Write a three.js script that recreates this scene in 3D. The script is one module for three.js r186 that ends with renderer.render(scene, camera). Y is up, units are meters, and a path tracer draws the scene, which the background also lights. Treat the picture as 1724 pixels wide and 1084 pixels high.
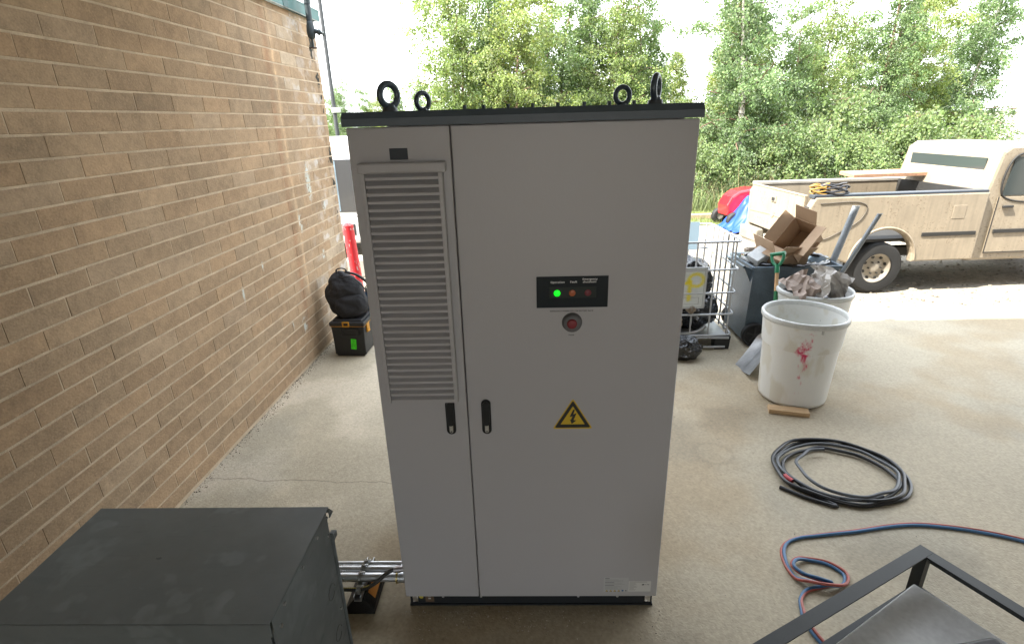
import * as THREE from 'three';
import { mergeGeometries, toCreasedNormals } from 'three/addons/utils/BufferGeometryUtils.js';
import { RoundedBoxGeometry } from 'three/addons/geometries/RoundedBoxGeometry.js';
import { FontLoader } from 'three/addons/loaders/FontLoader.js';
import { ImprovedNoise } from 'three/addons/math/ImprovedNoise.js';

// ---------------------------------------------------------------- camera, sky, sun, exposure
const scene = new THREE.Scene();
const camera = new THREE.PerspectiveCamera(62.25, 1724 / 1084, 0.05, 600);
camera.position.set(0.0092, 2.2218, 1.915);
camera.rotation.set(-0.3625, 0.0311, -0.0282, 'YXZ');

const renderer = new THREE.WebGLRenderer({ antialias: true });
renderer.toneMapping = THREE.LinearToneMapping;
renderer.toneMappingExposure = 4.8;
renderer.outputColorSpace = THREE.SRGBColorSpace;
renderer.shadowMap.enabled = true;

{ // hazy bright summer sky
  const W = 64, H = 64, d = new Float32Array(W * H * 4);
  for (let j = 0; j < H; j++) for (let i = 0; i < W; i++) {
    const el = (j + 0.5) / H - 0.5;                       // -0.5 nadir .. 0.5 zenith
    const t = Math.min(1, Math.max(0, el * 2)), k = (j * W + i) * 4;
    d[k] = 1.0 - 0.26 * t; d[k + 1] = 1.03 - 0.17 * t; d[k + 2] = 1.06 - 0.02 * t; d[k + 3] = 1;
  }
  const sky = new THREE.DataTexture(d, W, H, THREE.RGBAFormat, THREE.FloatType);
  sky.mapping = THREE.EquirectangularReflectionMapping;
  sky.magFilter = sky.minFilter = THREE.LinearFilter;
  sky.needsUpdate = true;
  scene.background = sky; scene.environment = sky;
}
const sun = new THREE.DirectionalLight(new THREE.Color().setRGB(1, 0.95, 0.86), 4.8);
sun.position.set(-20, 30, 3); sun.target.position.set(0, 0, -6);
sun.castShadow = true; sun.shadow.radius = 2; sun.shadow.mapSize.set(4096, 4096); sun.shadow.bias = -0.0004;
Object.assign(sun.shadow.camera, { left: -32, right: 32, top: 32, bottom: -32, near: 1, far: 100 });
scene.add(sun, sun.target);

// ---------------------------------------------------------------- helpers
function rng(seed) { let a = seed >>> 0; return () => { a = (a + 0x6d2b79f5) | 0; let t = Math.imul(a ^ (a >>> 15), 1 | a); t = (t + Math.imul(t ^ (t >>> 7), 61 | t)) ^ t; return ((t ^ (t >>> 14)) >>> 0) / 4294967296; }; }
const R = rng(7);
const hyp = (a, b) => Math.sqrt(a * a + b * b);
const V = (x, y, z) => new THREE.Vector3(x, y, z);
const lerp = (a, b, t) => a + (b - a) * t, clamp = (x, a = 0, b = 1) => Math.min(b, Math.max(a, x));
const smooth = (a, b, x) => { const t = clamp((x - a) / (b - a)); return t * t * (3 - 2 * t); };
const taken = new Map();
function numbered(n) { const k = taken.get(n) || 0; taken.set(n, k + 1); return k ? `${n}_${String(k).padStart(3, '0')}` : n; }
function thing(name, label, category, pos = [0, 0, 0], turn = 0, group) {
  const o = new THREE.Group(); o.name = numbered(name); o.position.set(...pos); o.rotation.y = turn;
  o.userData = { label, category }; if (group) o.userData.group = group; scene.add(o); return o;
}
function planarUV(g) {                                     // uv in metres, by the main direction of each normal
  const p = g.attributes.position, n = g.attributes.normal, uv = new Float32Array(p.count * 2);
  for (let i = 0; i < p.count; i++) {
    const ax = Math.abs(n.getX(i)), ay = Math.abs(n.getY(i)), az = Math.abs(n.getZ(i));
    if (ay >= ax && ay >= az) { uv[2 * i] = p.getX(i); uv[2 * i + 1] = p.getZ(i); }
    else if (ax >= az) { uv[2 * i] = p.getZ(i); uv[2 * i + 1] = p.getY(i); }
    else { uv[2 * i] = p.getX(i); uv[2 * i + 1] = p.getY(i); }
  }
  g.setAttribute('uv', new THREE.BufferAttribute(uv, 2)); return g;
}
function merge(geos, keepUV) {
  const l = (Array.isArray(geos) ? geos : [geos]).map(g => { const h = g.index ? g.toNonIndexed() : g; for (const k of Object.keys(h.attributes)) if (!['position', 'normal', 'uv', 'color'].includes(k)) h.deleteAttribute(k); return h; });
  const hasC = l.some(g => g.attributes.color);
  for (const g of l) { if (!g.attributes.uv) planarUV(g); if (hasC && !g.attributes.color) g.setAttribute('color', new THREE.BufferAttribute(new Float32Array(g.attributes.position.count * 3).fill(1), 3)); g.morphAttributes = {}; }
  const m = l.length > 1 ? mergeGeometries(l) : l[0];
  return keepUV ? m : planarUV(m);
}
function part(name, geos, mat, parent, keepUV) {
  const m = new THREE.Mesh(merge(geos, keepUV), mat); m.name = name; m.castShadow = m.receiveShadow = true; parent.add(m); return m;
}
function solo(name, geos, mat, label, category, group, keepUV) {
  const m = part(numbered(name), geos, mat, scene, keepUV); m.userData = { label, category }; if (group) m.userData.group = group; return m;
}
function struct(name, geos, mat, keepUV) { const m = part(numbered(name), geos, mat, scene, keepUV); m.userData.kind = 'structure'; return m; }
const T = (g, x = 0, y = 0, z = 0, rx = 0, ry = 0, rz = 0) => g.applyMatrix4(new THREE.Matrix4().compose(V(x, y, z), new THREE.Quaternion().setFromEuler(new THREE.Euler(rx, ry, rz)), V(1, 1, 1)));
const bx = (w, h, d, x = 0, y = 0, z = 0, rx, ry, rz) => T(new THREE.BoxGeometry(w, h, d), x, y, z, rx, ry, rz);
const rb = (w, h, d, r, x = 0, y = 0, z = 0, rx, ry, rz, s = 2) => T(new RoundedBoxGeometry(w, h, d, s, Math.min(r, w / 2.01, h / 2.01, d / 2.01)), x, y, z, rx, ry, rz);
const cy = (r0, r1, h, x = 0, y = 0, z = 0, rx, ry, rz, n = 20) => T(new THREE.CylinderGeometry(r0, r1, h, n), x, y, z, rx, ry, rz);
const tube = (pts, r, n = 8, seg, closed = false) => new THREE.TubeGeometry(new THREE.CatmullRomCurve3(pts.map(p => V(...p)), closed), seg || pts.length * 5, r, n, closed);
function rod(a, b, r, n = 8, r2) { const A = V(...a), B = V(...b), d = B.clone().sub(A), L = d.length(); const g = new THREE.CylinderGeometry(r2 ?? r, r, L, n); g.applyQuaternion(new THREE.Quaternion().setFromUnitVectors(V(0, 1, 0), d.normalize())); g.translate((A.x + B.x) / 2, (A.y + B.y) / 2, (A.z + B.z) / 2); return g; }
const lathe = (pts, n = 40) => new THREE.LatheGeometry(pts.map(p => new THREE.Vector2(...p)), n);
function prism(pts, depth, bevel = 0) { const s = new THREE.Shape(pts.map(p => new THREE.Vector2(...p))); return new THREE.ExtrudeGeometry(s, { depth, bevelEnabled: bevel > 0, bevelSize: bevel, bevelThickness: bevel, bevelSegments: 2, curveSegments: 10 }); }
const noise3 = new ImprovedNoise();
function displace(g, amp, freq, seed = 0, oct = 3) {
  const p = g.attributes.position; g.computeVertexNormals(); const n = g.attributes.normal;
  for (let i = 0; i < p.count; i++) {
    let a = 0, f = freq, w = 1; for (let o = 0; o < oct; o++) { a += w * noise3.noise(p.getX(i) * f + seed, p.getY(i) * f + seed * 1.7, p.getZ(i) * f - seed); f *= 2.1; w *= 0.5; }
    p.setXYZ(i, p.getX(i) + n.getX(i) * a * amp, p.getY(i) + n.getY(i) * a * amp, p.getZ(i) + n.getZ(i) * a * amp);
  }
  g.computeVertexNormals(); return g;
}
// tileable value noise
const HT = new Float32Array(65536); { const r = rng(99); for (let i = 0; i < 65536; i++) HT[i] = r(); }
const hsh = (x, y, s) => HT[((x * 73 + y * 19349 + s * 8311) ^ (x * 5 + (y << 5))) & 65535];
function vn(x, y, per, s) { let xi = Math.floor(x), yi = Math.floor(y); let fx = x - xi, fy = y - yi; fx = fx * fx * (3 - 2 * fx); fy = fy * fy * (3 - 2 * fy); const w = v => ((v % per) + per) % per; const x0 = w(xi), x1 = w(xi + 1), y0 = w(yi), y1 = w(yi + 1); return lerp(lerp(hsh(x0, y0, s), hsh(x1, y0, s), fx), lerp(hsh(x0, y1, s), hsh(x1, y1, s), fx), fy); }
function fbm(u, v, f, oct, s = 0) { let a = 0, w = 0.5, t = 0; for (let o = 0; o < oct; o++) { a += w * vn(u * f, v * f, f, s + o * 7); t += w; w *= 0.5; f *= 2; } return a / t; }
function tex(W, H, fn, { srgb = true, repeat = [1, 1], wrap = THREE.RepeatWrapping, encode = true } = {}) {   // fn(u,v) -> linear rgb (or grey)
  const d = new Uint8Array(W * H * 4), enc = x => { x = clamp(x); return 255 * (srgb && encode ? (x <= 0.0031308 ? 12.92 * x : 1.055 * Math.pow(x, 1 / 2.4) - 0.055) : x); };
  for (let j = 0; j < H; j++) for (let i = 0; i < W; i++) { const c = fn((i + 0.5) / W, (j + 0.5) / H), k = (j * W + i) * 4; if (c.length) { d[k] = enc(c[0]); d[k + 1] = enc(c[1]); d[k + 2] = enc(c[2]); } else d[k] = d[k + 1] = d[k + 2] = enc(c); d[k + 3] = 255; }
  const t = new THREE.DataTexture(d, W, H); t.wrapS = t.wrapT = wrap; t.magFilter = THREE.LinearFilter; t.minFilter = THREE.LinearMipmapLinearFilter; t.generateMipmaps = true; t.repeat.set(...repeat); if (srgb) t.colorSpace = THREE.SRGBColorSpace; t.needsUpdate = true; return t;
}
function canvasTex(w, h, draw) { const c = document.createElement('canvas'); c.width = w; c.height = h; draw(c.getContext('2d'), w, h); const t = new THREE.CanvasTexture(c); t.colorSpace = THREE.SRGBColorSpace; t.magFilter = THREE.LinearFilter; return t; }
const rep = (t, x, y = x) => { const c = t.clone(); c.repeat.set(x, y); c.needsUpdate = true; return c; };
const lin = (r, g, b) => new THREE.Color().setRGB(r, g, b);

// shared detail textures
const blotch = tex(512, 512, (u, v) => { const a = fbm(u, v, 5, 6, 3), b = fbm(u, v, 60, 2, 9); return clamp(0.78 + 0.34 * (a - 0.5) + 0.16 * (b - 0.5)); });
const fineBump = tex(512, 512, (u, v) => 0.6 * fbm(u, v, 64, 3, 2) + 0.4 * fbm(u, v, 12, 3, 5), { srgb: false });
const scuff = tex(512, 512, (u, v) => { const a = fbm(u, v, 6, 5, 31), s = vn(u * 14 + 5 * v, v * 90, 90, 4); return clamp(0.42 + 0.5 * (a - 0.5) + (s > 0.86 ? 0.12 : 0)); }, { srgb: false });
const M = (o) => new THREE.MeshStandardMaterial(o), P = (o) => new THREE.MeshPhysicalMaterial(o);
const paint = (c, rough, o = {}) => M({ color: c, roughness: rough, map: rep(blotch, o.rep || 1.3), bumpMap: o.bump ? rep(fineBump, o.bumpRep || 3) : null, bumpScale: o.bump || 0, metalness: o.metal || 0 });

// ---------------------------------------------------------------- the setting: slab, yard, shelter
const concreteTex = tex(2048, 2048, (u, v) => {
  const x = u * 9 - 3, z = v * 9 - 4.5;
  const big = fbm(u, v, 7, 5, 11), mid = fbm(u, v, 30, 4, 21), fine = fbm(u, v, 800, 1, 41), fine2 = vn(u * 1000, v * 1000, 1000, 77);
  let k = 1 + 0.26 * (big - 0.5) + 0.14 * (mid - 0.5) + 0.22 * (fine - 0.5) + 0.14 * (fine2 - 0.5);
  const pit = vn(u * 620, v * 540, 540, 51); if (pit > 0.955) k *= 0.74; else if (pit < 0.02) k *= 1.2;
  let r = 0.385, g = 0.332, b = 0.240;
  const brown = smooth(0.5, 0.72, fbm(u, v, 11, 4, 61)); r *= 1 - 0.10 * brown; g *= 1 - 0.17 * brown; b *= 1 - 0.26 * brown;
  const grey = smooth(0.55, 0.75, fbm(u, v, 9, 4, 81)); r *= 1 - 0.13 * grey; g *= 1 - 0.10 * grey; b *= 1 - 0.06 * grey;
  // lime bloom beside the brick wall, with brighter light on the left floor painted in
  const w = fbm(u * 1, v, 16, 4, 91), bloomLight = smooth(0.48, 0.68, w) * smooth(-0.9, -1.5, x) * smooth(-0.3, -1.0, z); k *= 1 + 0.3 * bloomLight; b *= 1 + 0.04 * bloomLight;
  // ring stain left by a drum
  const rr = hyp(x - 1.3, (z + 1.28) * 1.0); if (rr < 0.17) { const q = Math.exp(-Math.pow((rr - 0.125) / 0.018, 2)) * (0.5 + mid); k *= 1 - 0.10 * q; if (rr < 0.11) k *= 1.06; }
  // dark floor patches; those before the cabinet are its shade painted in
  for (const [ox, oz, orr] of [[1.55, -1.75, 0.35], [0.85, 0.35, 0.5], [2.0, -0.3, 0.4], [0.05, 0.55, 0.6], [-0.35, 0.35, 0.4]]) { const q = smooth(orr, orr * 0.3, hyp(x - ox, (z - oz) * 1.5) + 0.5 * (mid - 0.5)); k *= 1 - 0.16 * q; }
  // hairline crack
  const cz = -1.02 + 0.05 * (x + 1.6) + 0.05 * (fbm(u, 0.3, 60, 3, 7) - 0.5); if (Math.abs(z - cz) < 0.0045 && x < -0.5) k *= 0.62;
  // broom lines
  k *= 1 + 0.04 * Math.sin(z * 700 + 6 * mid);
  return [r * k, g * k, b * k];
});
const concreteBump = tex(1024, 1024, (u, v) => { const p = vn(u * 300, v * 300, 300, 5); return 0.55 + 0.5 * (fbm(u, v, 200, 2, 8) - 0.5) + 0.25 * (fbm(u, v, 40, 2, 18) - 0.5) - (p > 0.9 ? 0.3 : 0); }, { srgb: false });
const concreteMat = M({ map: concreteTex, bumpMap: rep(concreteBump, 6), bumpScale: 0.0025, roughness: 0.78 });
function slabUV(g) { const p = g.attributes.position, uv = g.attributes.uv; for (let i = 0; i < p.count; i++) uv.setXY(i, (p.getX(i) + 3) / 9, (p.getZ(i) + 4.5) / 9); return g; }
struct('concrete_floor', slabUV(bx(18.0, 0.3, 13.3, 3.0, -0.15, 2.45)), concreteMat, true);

const gravelTex = tex(1024, 1024, (u, v) => { const a = fbm(u, v, 6, 5, 1), b = fbm(u, v, 120, 3, 2), c = vn(u * 300, v * 300, 300, 3), k = 1 + 0.5 * (a - 0.5) + 0.7 * (b - 0.5) + 0.3 * (c - 0.5); return [0.25 * k, 0.22 * k, 0.175 * k]; });
const gravelMat = M({ map: rep(gravelTex, 0.25), bumpMap: rep(fineBump, 1.2), bumpScale: 0.02, roughness: 0.95 });
{ const g = new THREE.PlaneGeometry(500, 500, 1, 1).rotateX(-Math.PI / 2); g.translate(0, -0.12, -60); struct('gravel_yard', g, gravelMat); }
{ // loose stones
  const im = new THREE.InstancedMesh(displace(new THREE.IcosahedronGeometry(1, 1), 0.3, 1.3, 4, 2), M({ color: lin(0.25, 0.225, 0.185), roughness: 0.95 }), 5000), m = new THREE.Matrix4(), r = rng(5);
  for (let i = 0; i < 5000; i++) { const s = 0.008 + 0.022 * r() * r(), z = -4.25 - 7 * Math.pow(r(), 1.4), x = -5 + 14 * r(); m.compose(V(x, -0.12 + s * 0.3, z), new THREE.Quaternion().setFromEuler(new THREE.Euler(r() * 6, r() * 6, r() * 6)), V(s, s * 0.7, s)); im.setMatrixAt(i, m); const c = 0.7 + 0.6 * r(); im.setColorAt(i, lin(c, c * 0.97, c * 0.93)); }
  im.name = 'gravel_stones'; im.userData = { kind: 'stuff', label: 'loose pale gravel stones scattered over the sunny yard', category: 'gravel' }; im.castShadow = im.receiveShadow = true; scene.add(im);
}
const innerMat = paint(lin(0.32, 0.30, 0.27), 0.85);
struct('shelter_roof', bx(18.0, 0.3, 11.8, 3.0, 3.85, 3.3), innerMat);
struct('back_wall', [bx(4.8, 3.7, 0.3, -3.6, 1.85, 9.05), bx(9.3, 3.7, 0.3, 7.35, 1.85, 9.05), bx(3.9, 0.3, 0.3, 0.75, 3.55, 9.05)], innerMat);   // unseen wall; its opening is added to light the cabinet front
struct('side_wall', bx(0.3, 3.7, 9.0, 11.85, 1.85, 4.4), innerMat);

// ---------------------------------------------------------------- brick wall
const WALLPHI = 0.0254, SEND = 4.19, SNEAR = -3.0, CH = 0.1045, BL = 0.33, Y0 = 0.02;
const S2U = s => (s + 3.1) / 7.4, Y2V = y => y / 3.4;
const wallTex = tex(2048, 1024, (u, v) => {
  const s = u * 7.4 - 3.1, y = v * 3.4;
  const a = fbm(u, v, 22, 5, 3), b = fbm(u * 2, v, 90, 3, 13), c = vn(u * 1400, v * 700, 700, 23);
  let k = 1 + 0.36 * (a - 0.5) + 0.36 * (b - 0.5) + 0.30 * (c - 0.5);
  let r = 0.308, g = 0.214, bl = 0.128;
  const speck = vn(u * 1000, v * 500, 500, 33); if (speck > 0.955) { k *= 1.35; }
  // rusty drip and the pale lime run beside it
  const wob = 0.05 * (fbm(0.1, v, 9, 3, 5) - 0.5);
  const d1 = Math.exp(-Math.pow((s - 2.93 - wob - 0.03 * y) / 0.05, 2)) * smooth(0.2, 0.5, y) * (0.5 + a); r *= 1 - 0.1 * d1; g *= 1 - 0.2 * d1; bl *= 1 - 0.24 * d1;
  const d2 = Math.exp(-Math.pow((s - 3.07 - wob - 0.02 * y) / 0.028, 2)) * smooth(0.3, 0.9, y) * (0.5 + b); k *= 1 + 0.38 * d2;
  const d3 = Math.exp(-Math.pow((s - 2.62 - wob) / 0.045, 2)) * smooth(2.1, 2.7, y) * (0.4 + b); k *= 1 - 0.22 * d3;
  // white efflorescence towards the outer corner
  const ef = smooth(0.52, 0.72, fbm(u * 2, v, 40, 4, 47)) * smooth(3.0, 3.9, s); r = lerp(r, 0.44, 0.5 * ef); g = lerp(g, 0.39, 0.5 * ef); bl = lerp(bl, 0.34, 0.5 * ef);
  // chalky green-white paint dabs
  if (s > 1.8) for (const [ps, py, pw, ph] of [[3.13, 1.35, 0.045, 0.13], [3.45, 1.68, 0.07, 0.2], [3.75, 1.42, 0.05, 0.1], [2.86, 0.42, 0.06, 0.09], [2.62, 0.5, 0.03, 0.06], [1.95, 1.02, 0.02, 0.08], [2.3, 1.15, 0.02, 0.05], [3.55, 0.95, 0.05, 0.07]]) {
    const q = smooth(1.15, 0.5, hyp((s - ps) / pw, (y - py) / ph) + 1.5 * (b - 0.5)) * smooth(0.42, 0.6, b + 0.06); r = lerp(r, 0.48, 0.75 * q); g = lerp(g, 0.53, 0.75 * q); bl = lerp(bl, 0.49, 0.75 * q);
  }
  // black moss and soot clumps in the crack near the corner, with the dirty run under them
  if (s > 3.9) for (const [ps, py, pw, ph] of [[4.02, 2.93, 0.04, 0.09], [4.09, 2.66, 0.045, 0.06], [4.11, 2.5, 0.02, 0.03], [4.12, 2.36, 0.02, 0.03], [4.13, 1.92, 0.05, 0.1], [4.13, 1.62, 0.03, 0.05], [4.12, 1.3, 0.03, 0.05]]) {
    const q = smooth(1.1, 0.6, hyp((s - ps) / pw, (y - py) / ph) + 2.2 * (b - 0.5)); r = lerp(r, 0.018, q); g = lerp(g, 0.018, q); bl = lerp(bl, 0.012, q);
  }
  const run = Math.exp(-Math.pow((s - 4.07 - 0.03 * (b - 0.5)) / 0.035, 2)) * (0.3 + 0.9 * a) * smooth(0.4, 1.2, y); r *= 1 - 0.35 * run; g *= 1 - 0.38 * run; bl *= 1 - 0.42 * run;
  return [r * k, g * k, bl * k];
}, { wrap: THREE.ClampToEdgeWrapping });
const brickMat = M({ map: wallTex, vertexColors: true, roughness: 0.93, bumpMap: rep(fineBump, 12, 6), bumpScale: 0.003 });
const mortarMat = M({ color: lin(0.60, 0.475, 0.33), map: rep(blotch, 2.2), roughness: 0.95, bumpMap: rep(fineBump, 8), bumpScale: 0.003 });
{
  const wall = thing('brick_wall', 'weathered tan brick wall with teal metal coping and lime stains', 'wall', [-2.2203, 0, 0], Math.PI / 2 - WALLPHI);
  part('mortar', bx(SEND - SNEAR - 0.014, 3.21, 0.30, (SEND + SNEAR) / 2, 1.605, -0.1518), mortarMat, wall);
  part('blockwork', bx(6.0, 3.2, 0.3, SNEAR - 3.0, 1.6, -0.16), mortarMat, wall);
  const coping = part('coping', [bx(SEND - SNEAR + 0.05, 0.012, 0.40, (SEND + SNEAR) / 2 + 0.02, 3.304, -0.15), bx(SEND - SNEAR + 0.05, 0.088, 0.006, (SEND + SNEAR) / 2 + 0.02, 3.256, 0.045), bx(0.006, 0.088, 0.385, SEND + 0.045, 3.256, -0.15)], paint(lin(0.07, 0.17, 0.17), 0.4), wall);
  for (const s of [3.45, 3.95, 2.6, 1.6]) part('coping_joint', bx(0.10, 0.094, 0.004, s, 3.257, 0.05), paint(lin(0.045, 0.11, 0.115), 0.4), coping);
  part('coping_drip', bx(SEND - SNEAR + 0.05, 0.012, 0.012, (SEND + SNEAR) / 2 + 0.02, 3.211, 0.04), paint(lin(0.4, 0.46, 0.45), 0.4), coping);
  const r = rng(21), list = [];
  for (let k = 0; k < 31; k++) {
    const y0 = Y0 + k * CH, off = k % 2 ? 0.14 : 0.305;
    for (let s = off - BL * 11; s < SEND; s += BL) {
      let a = Math.max(SNEAR, s) + 0.0022, b = Math.min(SEND, s + BL) - 0.0022; if (b - a < 0.03) continue;
      if (k === 30 && false) continue;
      list.push([a, b, y0 + 0.006, Math.min(3.208, y0 + CH - 0.006)]);
    }
  }
  function brickGeo([a, b, y0, y1]) {
    a += 0.004 * (r() - 0.5); b += 0.004 * (r() - 0.5); y0 += 0.0035 * (r() - 0.5); y1 += 0.0035 * (r() - 0.5);
    const f = 0.0016 * (r() - 0.3), c = 0.0018, back = -0.03, pos = [], col = [], uv = [];
    const end = b > SEND - 0.02, eb = end ? -0.3 : back;
    const j = () => 0.0016 * (r() - 0.5);
    const A = [[a, y0, back], [b, y0, eb], [b, y1, eb], [a, y1, back]], B = [[a, y0, f - c], [b, y0, f - c], [b, y1, f - c], [a, y1, f - c]], C = [[a + c + j(), y0 + c + j(), f], [b - c + j(), y0 + c + j(), f], [b - c + j(), y1 - c + j(), f], [a + c + j(), y1 - c + j(), f]];
    const tone = 1 + 0.2 * (r() - 0.5) + (r() < 0.12 ? -0.1 : 0), warm = 1 + 0.06 * (r() - 0.5); let col3 = [tone * warm, tone, tone / warm];
    if (a > 3.2 && r() < 0.2) col3 = [tone * 1.16, tone * 1.3, tone * 1.5]; else if (r() < 0.06) col3 = [tone * 1.02, tone * 1.06, tone * 1.12];
    const quad = (p, q, s, t) => { for (const w of [p, q, s, p, s, t]) { pos.push(...w); col.push(...col3); uv.push(S2U(w[0]), Y2V(w[1])); } };
    quad(...C); for (let i = 0; i < 4; i++) { const n = (i + 1) % 4; quad(B[i], B[n], C[n], C[i]); quad(A[i], A[n], B[n], B[i]); }
    const g = new THREE.BufferGeometry(); g.setAttribute('position', new THREE.Float32BufferAttribute(pos, 3)); g.setAttribute('color', new THREE.Float32BufferAttribute(col, 3)); g.setAttribute('uv', new THREE.Float32BufferAttribute(uv, 2)); g.computeVertexNormals(); return g;
  }
  wall.updateMatrixWorld(); camera.updateMatrixWorld(); camera.updateProjectionMatrix();
  const score = list.map(q => {
    const p = s => wall.localToWorld(V(s[0], s[1], 0)).project(camera), c = p([(q[0] + q[1]) / 2, (q[2] + q[3]) / 2]), a = p([q[0], q[2]]), b = p([q[1], q[3]]);
    const px = 862 + c.x * 862, vis = px > 352 && Math.abs(c.y) < 1.05, inFrame = Math.abs(c.x) < 1.03 && Math.abs(c.y) < 1.03;
    return { q, v: (vis ? 100 : inFrame ? 10 : 0) + Math.abs((b.x - a.x) * (b.y - a.y)) * (c.z < 1 ? 1 : 0) };
  }).sort((a, b) => b.v - a.v);
  score.slice(0, 298).forEach(({ q }) => part('brick', brickGeo(q), brickMat, wall, true));
  const rest = part('far_brickwork', score.slice(298).map(({ q }) => brickGeo(q)), brickMat, wall, true); rest.userData.kind = 'stuff';
}
// upper wall of the shelter, standing on the brick wall behind the camera side
struct('upper_wall', bx(0.25, 0.385, 11.6, -2.55, 3.505, 3.1), innerMat);

// hanging water pipe with tap
{
  const t = thing('hanging_pipe', 'dark vertical pipe with valve hanging before the brick wall top', 'pipe', [-1.995, 0, -3.74]);
  const steel = paint(lin(0.035, 0.05, 0.055), 0.55, { bump: 0.002 });
  part('pipe', [cy(0.026, 0.026, 1.2, 0, 3.7, 0), cy(0.031, 0.031, 0.04, 0, 3.30, 0)], steel, t);
  part('valve_body', lathe([[0.001, 2.985], [0.022, 2.99], [0.036, 3.01], [0.041, 3.05], [0.036, 3.10], [0.029, 3.12], [0.029, 3.135], [0.001, 3.136]], 18), steel, t);
  part('spout', [rod([0.02, 3.06, 0], [0.075, 3.045, 0.0], 0.021, 12), rod([0.07, 3.046, 0], [0.085, 3.042, 0], 0.028, 12), rod([0.085, 3.042, 0], [0.12, 3.03, 0], 0.014, 10), rod([0.112, 3.03, 0], [0.122, 3.028, 0], 0.02, 10)], steel, t);
  part('stem', cy(0.010, 0.012, 0.09, 0, 2.95, 0, 0, 0, 0, 10), steel, t);
  part('hand_wheel', [T(new THREE.TorusGeometry(0.034, 0.007, 6, 14), 0.0, 2.913, 0, Math.PI / 2 + 0.1), bx(0.06, 0.008, 0.012, 0, 2.913, 0), bx(0.012, 0.008, 0.06, 0, 2.913, 0)], paint(lin(0.06, 0.03, 0.02), 0.7), t);
}
// lamp pole beyond the wall
{
  const t = thing('utility_pole', 'thin dark metal pole with small white box beyond the brick wall', 'pole', [-5.29, -0.12, -14]);
  part('shaft', cy(0.048, 0.06, 8.0, 0, 4.0, 0, 0, 0, 0, 12), paint(lin(0.05, 0.052, 0.055), 0.6), t);
  part('junction_box', rb(0.24, 0.13, 0.12, 0.01, 0.07, 2.72, 0.06), paint(lin(0.62, 0.62, 0.6), 0.6), t);
}

// ---------------------------------------------------------------- battery cabinet
const font = await new FontLoader().loadAsync('fonts/droid/droid_sans_bold.typeface.json');
function text(str, size, x, y, z) { const g = new THREE.ShapeGeometry(font.generateShapes(str, size), 3); g.computeBoundingBox(); const b = g.boundingBox; g.translate(x - (b.max.x + b.min.x) / 2, y, z); return g; }
const cabMat = P({ color: lin(0.43, 0.422, 0.425), roughness: 0.5, roughnessMap: rep(tex(256, 256, (u, v) => 0.9 + 0.2 * (fbm(u, v, 3, 4, 71) - 0.5), { srgb: false }), 0.37), bumpMap: rep(fineBump, 8), bumpScale: 0.0006, clearcoat: 0.12, clearcoatRoughness: 0.3 });
const darkMetal = P({ color: lin(0.075, 0.10, 0.122), roughness: 0.45, bumpMap: rep(fineBump, 6), bumpScale: 0.0008 });
const blackPlastic = paint(lin(0.012, 0.014, 0.016), 0.38);
const steelMat = P({ color: lin(0.58, 0.58, 0.57), metalness: 1, roughness: 0.8, roughnessMap: rep(scuff, 3) });
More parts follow.
